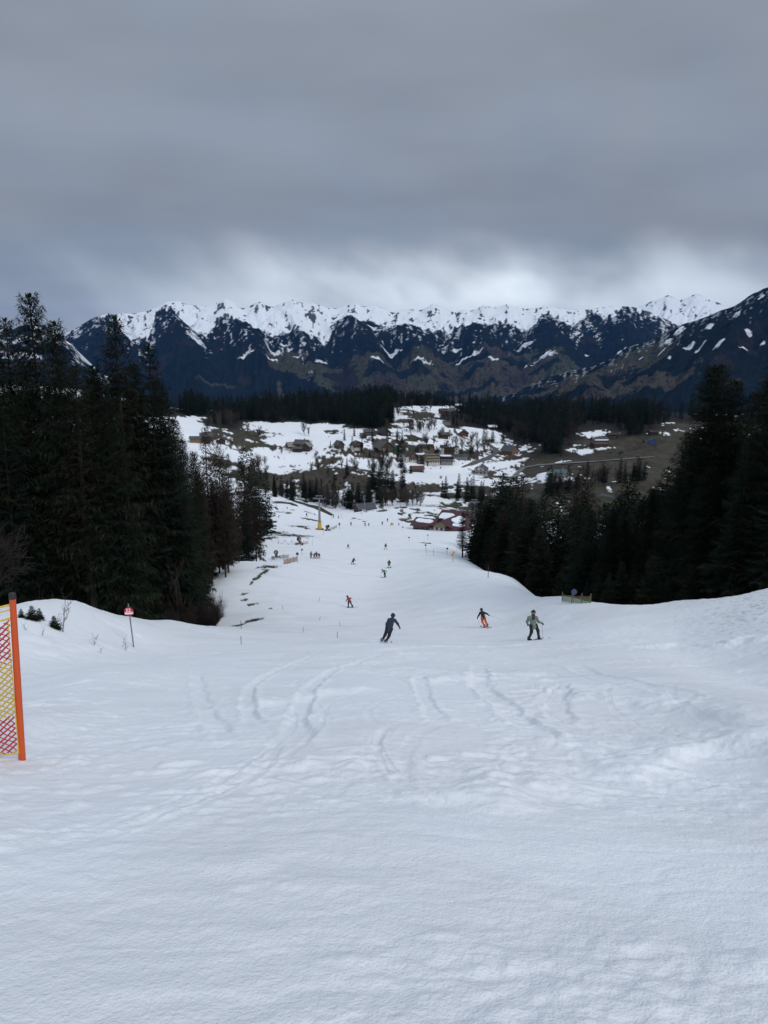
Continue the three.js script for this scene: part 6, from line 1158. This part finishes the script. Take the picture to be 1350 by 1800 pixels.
  for (const [a, d] of [[J.anL, J.skiL], [J.anR, J.skiR]]) {
    const f = d ?? [0, 0, -1], L = Math.hypot(...f), F0 = f.map((v) => v / L);
    part('boot', skinMesh([bone(add(a, [0, 0.12, 0]), 0.075, add(a, [0, -0.02, 0]), 0.07), bone(add(a, [0, -0.03, 0]), 0.06, add(a, F0.map((v) => v * 0.17).map((v, i) => v + (i === 1 ? -0.035 : 0))), 0.05)], 0.03, Math.max(0.022, cell * 0.8)), look.boot ?? black, t);
    const S = new Bush(), base = a[1] - 0.11, n = 12, len = o.skiLen ?? 1.65, side = [-F0[2], 0, F0[0]];
    const q = (u, s, y) => { const x = (u - 0.46) * len, curl = Math.max(0, u - 0.86) * 0.75 * len * (u - 0.86) * 4; return [a[0] + F0[0] * x + side[0] * s, base + y + curl + F0[1] * x, a[2] + F0[2] * x + side[2] * s]; };
    for (let i = 0; i < n; i++) { const u0 = i / n, u1 = (i + 1) / n, w = (u) => 0.047 - 0.016 * Math.sin(u * Math.PI) + (u > 0.9 ? -(u - 0.9) * 0.35 : 0), A = [q(u0, -w(u0), 0.018), q(u0, w(u0), 0.018), q(u1, w(u1), 0.018), q(u1, -w(u1), 0.018)], Bq = [q(u0, -w(u0), 0), q(u0, w(u0), 0), q(u1, w(u1), 0), q(u1, -w(u1), 0)], k = [1, 1, 1];
      S.tri(A[0], A[1], A[2], k); S.tri(A[0], A[2], A[3], k); S.tri(Bq[0], Bq[2], Bq[1], k); S.tri(Bq[0], Bq[3], Bq[2], k); for (const [m, l] of [[0, 3], [1, 2]]) { S.tri(A[m], A[l], Bq[l], k); S.tri(A[m], Bq[l], Bq[m], k); } }
    part('ski', S.geometry(), look.ski ?? mat(0.05, 0.045, 0.05, 0.5), t);
  }
  // poles are held, so they are things of their own
  for (const [hand, tipAt, lab] of o.poles ?? []) {
    const h = J[hand], u = new Bush(), e = tipAt.map((v, i) => v - h[i]), L = Math.hypot(...e), d = e.map((v) => v / L);
    const s = thing('ski_pole', lab, 'ski pole'); s.position.copy(t.position); s.scale.copy(t.scale); s.rotation.copy(t.rotation);
    u.bar(h.map((v, i) => v - d[i] * 0.10), h.map((v, i) => v + d[i] * 0.08), 0.019, 0.017, [1, 1, 1], 8); part('grip', u.geometry(), black, s);
    const v2 = new Bush(); v2.bar(h.map((v, i) => v + d[i] * 0.08), tipAt, 0.010, 0.007, [1, 1, 1], 6); part('shaft', v2.geometry(), look.poleTone ?? mat(0.28, 0.27, 0.30, 0.4, { metalness: 0.3 }), s);
    const k = new THREE.CylinderGeometry(0.045, 0.045, 0.012, 14), m = part('basket', k, black, s); m.position.set(...tipAt.map((v, i) => v - d[i] * 0.06)); m.quaternion.setFromUnitVectors(new THREE.Vector3(0, 1, 0), new THREE.Vector3(...d));
  }
  return t;
}
const cloth = (r, g, b) => mat(r, g, b, 0.85);
const blueJ = cloth(0.016, 0.034, 0.052), sageJ = cloth(0.14, 0.19, 0.155), navy = cloth(0.016, 0.018, 0.026), ink = cloth(0.012, 0.013, 0.016), orangeT = cloth(0.60, 0.085, 0.022), greenJ = cloth(0.02, 0.16, 0.055), redJ = cloth(0.30, 0.045, 0.045), wineT = cloth(0.06, 0.022, 0.035);
// leaning into a turn, seen from behind
skier('skier in dark blue jacket leaning into a turn at mid piste', 673, 1131,
  { hipL: [0.27, 0.93, 0], hipR: [0.47, 0.90, 0.02], knL: [0.13, 0.50, -0.06], knR: [0.36, 0.45, -0.02], anL: [-0.08, 0.12, 0.02], anR: [0.15, 0.10, 0.10], shL: [0.36, 1.44, -0.04], shR: [0.70, 1.41, -0.02], neck: [0.56, 1.54, -0.04], head: [0.59, 1.68, -0.06], elL: [0.22, 1.18, -0.04], haL: [0.20, 0.96, -0.12], elR: [0.86, 1.20, -0.04], haR: [0.97, 0.97, -0.10], skiL: [0.5, -0.30, -1], skiR: [0.5, -0.30, -1] },
  { jacket: blueJ, trousers: ink, helmet: ink }, { detail: true, cell: 0.022, size: 0.95 });
// spray of snow thrown up by that turn: a low bank of loose grains
{ const b = hit(664, 1131), r = rng(8), S = new Bush(); for (let i = 0; i < 900; i++) { const x = (r() - 0.5) * (r() - 0.2) * 3.0, y = Math.abs(r() - r()) * 0.30 * Math.exp(-x * x * 0.9), z = (r() - 0.5) * 0.8, q = 0.012 + 0.03 * r(); S.tri([x, y, z], [x + q, y + q * 0.4, z + q * 0.5], [x + q * 0.3, y + q, z - q * 0.4], [0.82, 0.86, 0.92]); } const m = topMesh('snow_spray', S.geometry(), M.needles, 'little cloud of snow grains thrown up by the blue-jacketed skier', 'snow'); m.position.set(b.x, b.y + 0.02, b.z); m.userData.kind = 'stuff'; }
{ const b = hit(856, 1101), r = rng(9), S = new Bush(); for (let i = 0; i < 700; i++) { const x = (r() - 0.35) * r() * 2.6, y = Math.abs(r() - r()) * 0.42 * Math.exp(-x * x * 0.7), z = (r() - 0.5) * 0.8, q = 0.012 + 0.03 * r(); S.tri([x, y, z], [x + q, y + q * 0.4, z + q * 0.5], [x + q * 0.3, y + q, z - q * 0.4], [0.82, 0.86, 0.92]); } const m = topMesh('snow_spray', S.geometry(), M.needles, 'little cloud of snow grains behind the skier in orange trousers', 'snow'); m.position.set(b.x, b.y + 0.02, b.z); m.userData.kind = 'stuff'; }
skier('skier in black jacket and orange trousers turning on the piste', 850, 1103,
  { hipL: [-0.16, 0.88, 0.02], hipR: [0.06, 0.88, 0], knL: [-0.10, 0.48, -0.14], knR: [0.20, 0.50, -0.12], anL: [0.10, 0.11, 0.02], anR: [0.34, 0.16, -0.02], shL: [-0.30, 1.32, -0.12], shR: [0.06, 1.30, -0.10], neck: [-0.14, 1.42, -0.16], head: [-0.20, 1.54, -0.22], elL: [-0.42, 1.06, -0.14], haL: [-0.52, 0.82, -0.22], elR: [0.30, 1.20, -0.12], haR: [0.46, 1.06, -0.2], skiL: [-0.3, -0.28, -1], skiR: [-0.3, -0.28, -1] },
  { jacket: ink, trousers: orangeT, helmet: ink, long: 0.96 }, { detail: true, cell: 0.024, poles: [['haR', [1.55, 0.72, 0.15], 'ski pole held out to the right by the skier in orange trousers'], ['haL', [-0.26, 0.02, -0.1], 'ski pole planted in the snow by the skier in orange trousers']] });
skier('skier in sage green jacket standing on skis and holding a pole', 936, 1127,
  { hipL: [-0.10, 0.90, 0.04], hipR: [0.12, 0.92, 0], knL: [-0.06, 0.52, -0.06], knR: [0.30, 0.58, -0.12], anL: [-0.22, 0.11, 0.02], anR: [0.36, 0.12, -0.06], shL: [-0.24, 1.36, 0.02], shR: [0.16, 1.34, -0.06], neck: [-0.02, 1.46, -0.03], head: [-0.0, 1.61, -0.06], face: [0.5, -0.1, -0.85], elL: [-0.33, 1.10, -0.04], haL: [-0.26, 0.92, -0.2], elR: [0.30, 1.10, -0.06], haR: [0.52, 0.98, -0.14], skiL: [0.85, 0.02, -0.45], skiR: [0.85, -0.06, -0.45] },
  { jacket: sageJ, trousers: ink, helmet: ink, hair: cloth(0.05, 0.026, 0.018), strap: mat(0.4, 0.4, 0.4) }, { detail: true, cell: 0.022, skiLen: 1.45, poles: [['haR', [0.58, 0.12, -0.05], 'ski pole planted upright by the skier in sage green']] });
skier('child in red jacket skiing across to the left with one pole back', 614, 1068,
  { hipL: [-0.06, 0.84, 0.04], hipR: [0.12, 0.84, -0.06], knL: [-0.12, 0.50, 0.02], knR: [0.24, 0.50, -0.06], anL: [-0.10, 0.10, 0.04], anR: [0.42, 0.14, -0.08], shL: [-0.20, 1.24, 0.08], shR: [0.10, 1.22, -0.10], neck: [-0.12, 1.36, 0], head: [-0.24, 1.47, 0], face: [-1, -0.1, 0], elL: [-0.30, 1.04, 0.12], haL: [-0.42, 0.86, 0.12], elR: [0.20, 1.18, -0.12], haR: [0.22, 1.26, -0.1], skiL: [-1, -0.06, -0.1], skiR: [-1, -0.06, -0.1] },
  { jacket: redJ, trousers: ink, helmet: ink, long: 0.9 }, { cell: 0.03, skiLen: 1.5, poles: [['haR', [0.95, 0.65, 0], 'ski pole pointing back from the child in red']] });
const skiDark = mat(0.03, 0.03, 0.034, 0.5);
skier('skier in bright green jacket bending forward with one pole planted', 675, 1015,
  { hipL: [0.04, 0.92, 0.06], hipR: [0.22, 0.92, -0.06], knL: [0.08, 0.52, 0.02], knR: [0.26, 0.52, -0.04], anL: [0.12, 0.10, 0.04], anR: [0.32, 0.10, -0.04], shL: [-0.22, 1.34, 0.12], shR: [0.14, 1.36, -0.12], neck: [-0.2, 1.46, 0], head: [-0.36, 1.52, 0], face: [-1, -0.4, 0], elL: [-0.34, 1.14, 0.14], haL: [-0.52, 1.08, 0.12], elR: [0.40, 1.24, -0.14], haR: [0.52, 1.02, -0.12], skiL: [-1, 0, 0.1], skiR: [-1, 0, 0.1] },
  { jacket: greenJ, trousers: ink, helmet: cloth(0.02, 0.09, 0.035), ski: skiDark, long: 0.9 }, { cell: 0.035, poles: [['haL', [-0.56, 0.02, 0.1], 'ski pole planted by the skier in bright green']] });
const stand = (dx, spread, lean) => ({ hipL: [-0.10, 0.90, 0], hipR: [0.10, 0.90, 0], knL: [-0.10 - spread * 0.5, 0.50, -0.06], knR: [0.10 + spread * 0.5, 0.50, -0.06], anL: [-0.12 - spread, 0.10, 0], anR: [0.12 + spread, 0.10, 0], shL: [-0.18 + lean, 1.36, -0.05], shR: [0.18 + lean, 1.36, -0.05], neck: [lean, 1.46, -0.06], head: [lean * 1.4, 1.60, -0.08], elL: [-0.30 + lean, 1.10, -0.06], haL: [-0.32 + lean * 1.3 - 0.05, 0.90, -0.16], elR: [0.30 + lean, 1.10, -0.06], haR: [0.34 + lean * 1.3, 0.90, -0.16], skiL: [dx, 0, -1 + Math.abs(dx) * 0.8], skiR: [dx, 0, -1 + Math.abs(dx) * 0.8] });
skier('skier all in dark violet gliding to the right behind the green one', 684, 998, stand(0.95, 0.12, 0.0), { jacket: navy, trousers: wineT, helmet: navy, ski: skiDark }, { cell: 0.04 });
skier('crouching dark skier left of the skier in violet', 620, 992, { ...stand(0.95, 0.12, 0.18), hipL: [-0.08, 0.74, 0], hipR: [0.12, 0.74, 0] , shL: [0.06, 1.16, 0.06], shR: [0.36, 1.16, -0.1], neck: [0.26, 1.26, 0], head: [0.34, 1.38, 0], elL: [0.2, 0.92, 0.06], haL: [0.46, 0.86, 0.05], elR: [0.5, 0.94, -0.1], haR: [0.64, 0.84, -0.1] }, { jacket: navy, trousers: navy, helmet: ink, ski: skiDark }, { cell: 0.04 });
skier('far skier in black top and pale yellow trousers', 678, 966, stand(0, 0.22, 0.02), { jacket: ink, trousers: cloth(0.34, 0.36, 0.16), helmet: ink, ski: skiDark }, { cell: 0.045 });
skier('child in grey-green snowploughing, far up left of the yellow-trousered skier', 612, 965, stand(0, 0.34, 0.0), { jacket: cloth(0.10, 0.14, 0.09), trousers: cloth(0.12, 0.17, 0.08), helmet: cloth(0.05, 0.07, 0.06), ski: skiDark }, { cell: 0.045, size: 0.85 });
const groupOf4 = 'four skiers standing together below the snow cannons';
skier('leftmost of four standing skiers, in a yellowish brown jacket', 547, 982, stand(0.3, 0.05, 0.0), { jacket: cloth(0.20, 0.13, 0.04), trousers: ink, helmet: ink }, { cell: 0.045, group: groupOf4 });
skier('second of four standing skiers, in an olive jacket', 552.5, 982, stand(0.3, 0.05, 0.1), { jacket: cloth(0.06, 0.09, 0.05), trousers: ink, helmet: cloth(0.2, 0.22, 0.2) }, { cell: 0.045, group: groupOf4, size: 0.85 });
skier('third of four standing skiers, in a dark violet jacket', 556.5, 982, stand(0.3, 0.05, 0.0), { jacket: cloth(0.07, 0.05, 0.12), trousers: ink, helmet: cloth(0.12, 0.06, 0.16) }, { cell: 0.045, group: groupOf4 });
skier('rightmost of four standing skiers, smallest and in red trousers', 561, 982, stand(0.3, 0.05, 0.0), { jacket: ink, trousers: redJ, helmet: ink }, { cell: 0.045, group: groupOf4, size: 0.78 });
for (const [X, Y, label, j, tr, lean, sz] of [
  [617, 924, 'lone dark skier on the far piste left of the pair', ink, ink, 0, 1], [642, 925, 'left of two dark skiers gliding side by side on the far piste', ink, ink, -0.1, 0.95], [648, 925, 'right of two dark skiers gliding side by side on the far piste', navy, ink, 0.1, 0.85], [672, 923, 'dark skier in the middle of the far piste', navy, ink, 0.05, 1], [681, 917, 'highest dark skier on the far piste', navy, ink, 0, 1], [701, 924, 'small reddish skier near the ski hut', cloth(0.10, 0.04, 0.05), ink, 0, 0.8], [687, 924, 'person bending by the yellow mat on the far piste', ink, ink, 0.2, 0.75],
  [539, 908, 'dark skier on the far left snow slope', ink, ink, 0.05, 1], [490, 910, 'small dark skier on the far left slope below the lift chair', navy, ink, 0.15, 0.7], [505, 895, 'small skier high on the far left slope', cloth(0.12, 0.08, 0.07), ink, 0.1, 0.7], [553, 906, 'tiny skier right of the one on the far left slope', navy, ink, -0.1, 0.6], [586, 911, 'skier at the crest left of the yellow-footed pylon', cloth(0.06, 0.06, 0.06), ink, 0, 0.8], [595, 912, 'skier in tan at the crest near the yellow-footed pylon', cloth(0.20, 0.15, 0.10), ink, 0, 0.9], [596, 924, 'skier in grey beside the farthest snow cannon', cloth(0.09, 0.10, 0.11), ink, 0, 0.8],
]) skier(label, X, Y, stand(0.2, 0.06, lean), { jacket: j, trousers: tr, helmet: ink, ski: skiDark }, { cell: 0.055, size: sz });
{ const b = hit(690, 923), t = thing('crash_mat', 'yellow padded mat standing on the far piste', 'mat'); t.position.set(b.x, b.y, b.z); const m = part('padding', new RoundedBoxGeometry(1.0, 1.1, 0.5, 2, 0.15), mat(0.55, 0.40, 0.07, 0.6), t); m.position.y = 0.5; boxPart('band', t, mat(0.40, 0.27, 0.05), 1.02, 0.12, 0.52, 0, 0.55, 0); }
renderer.render(scene, camera);
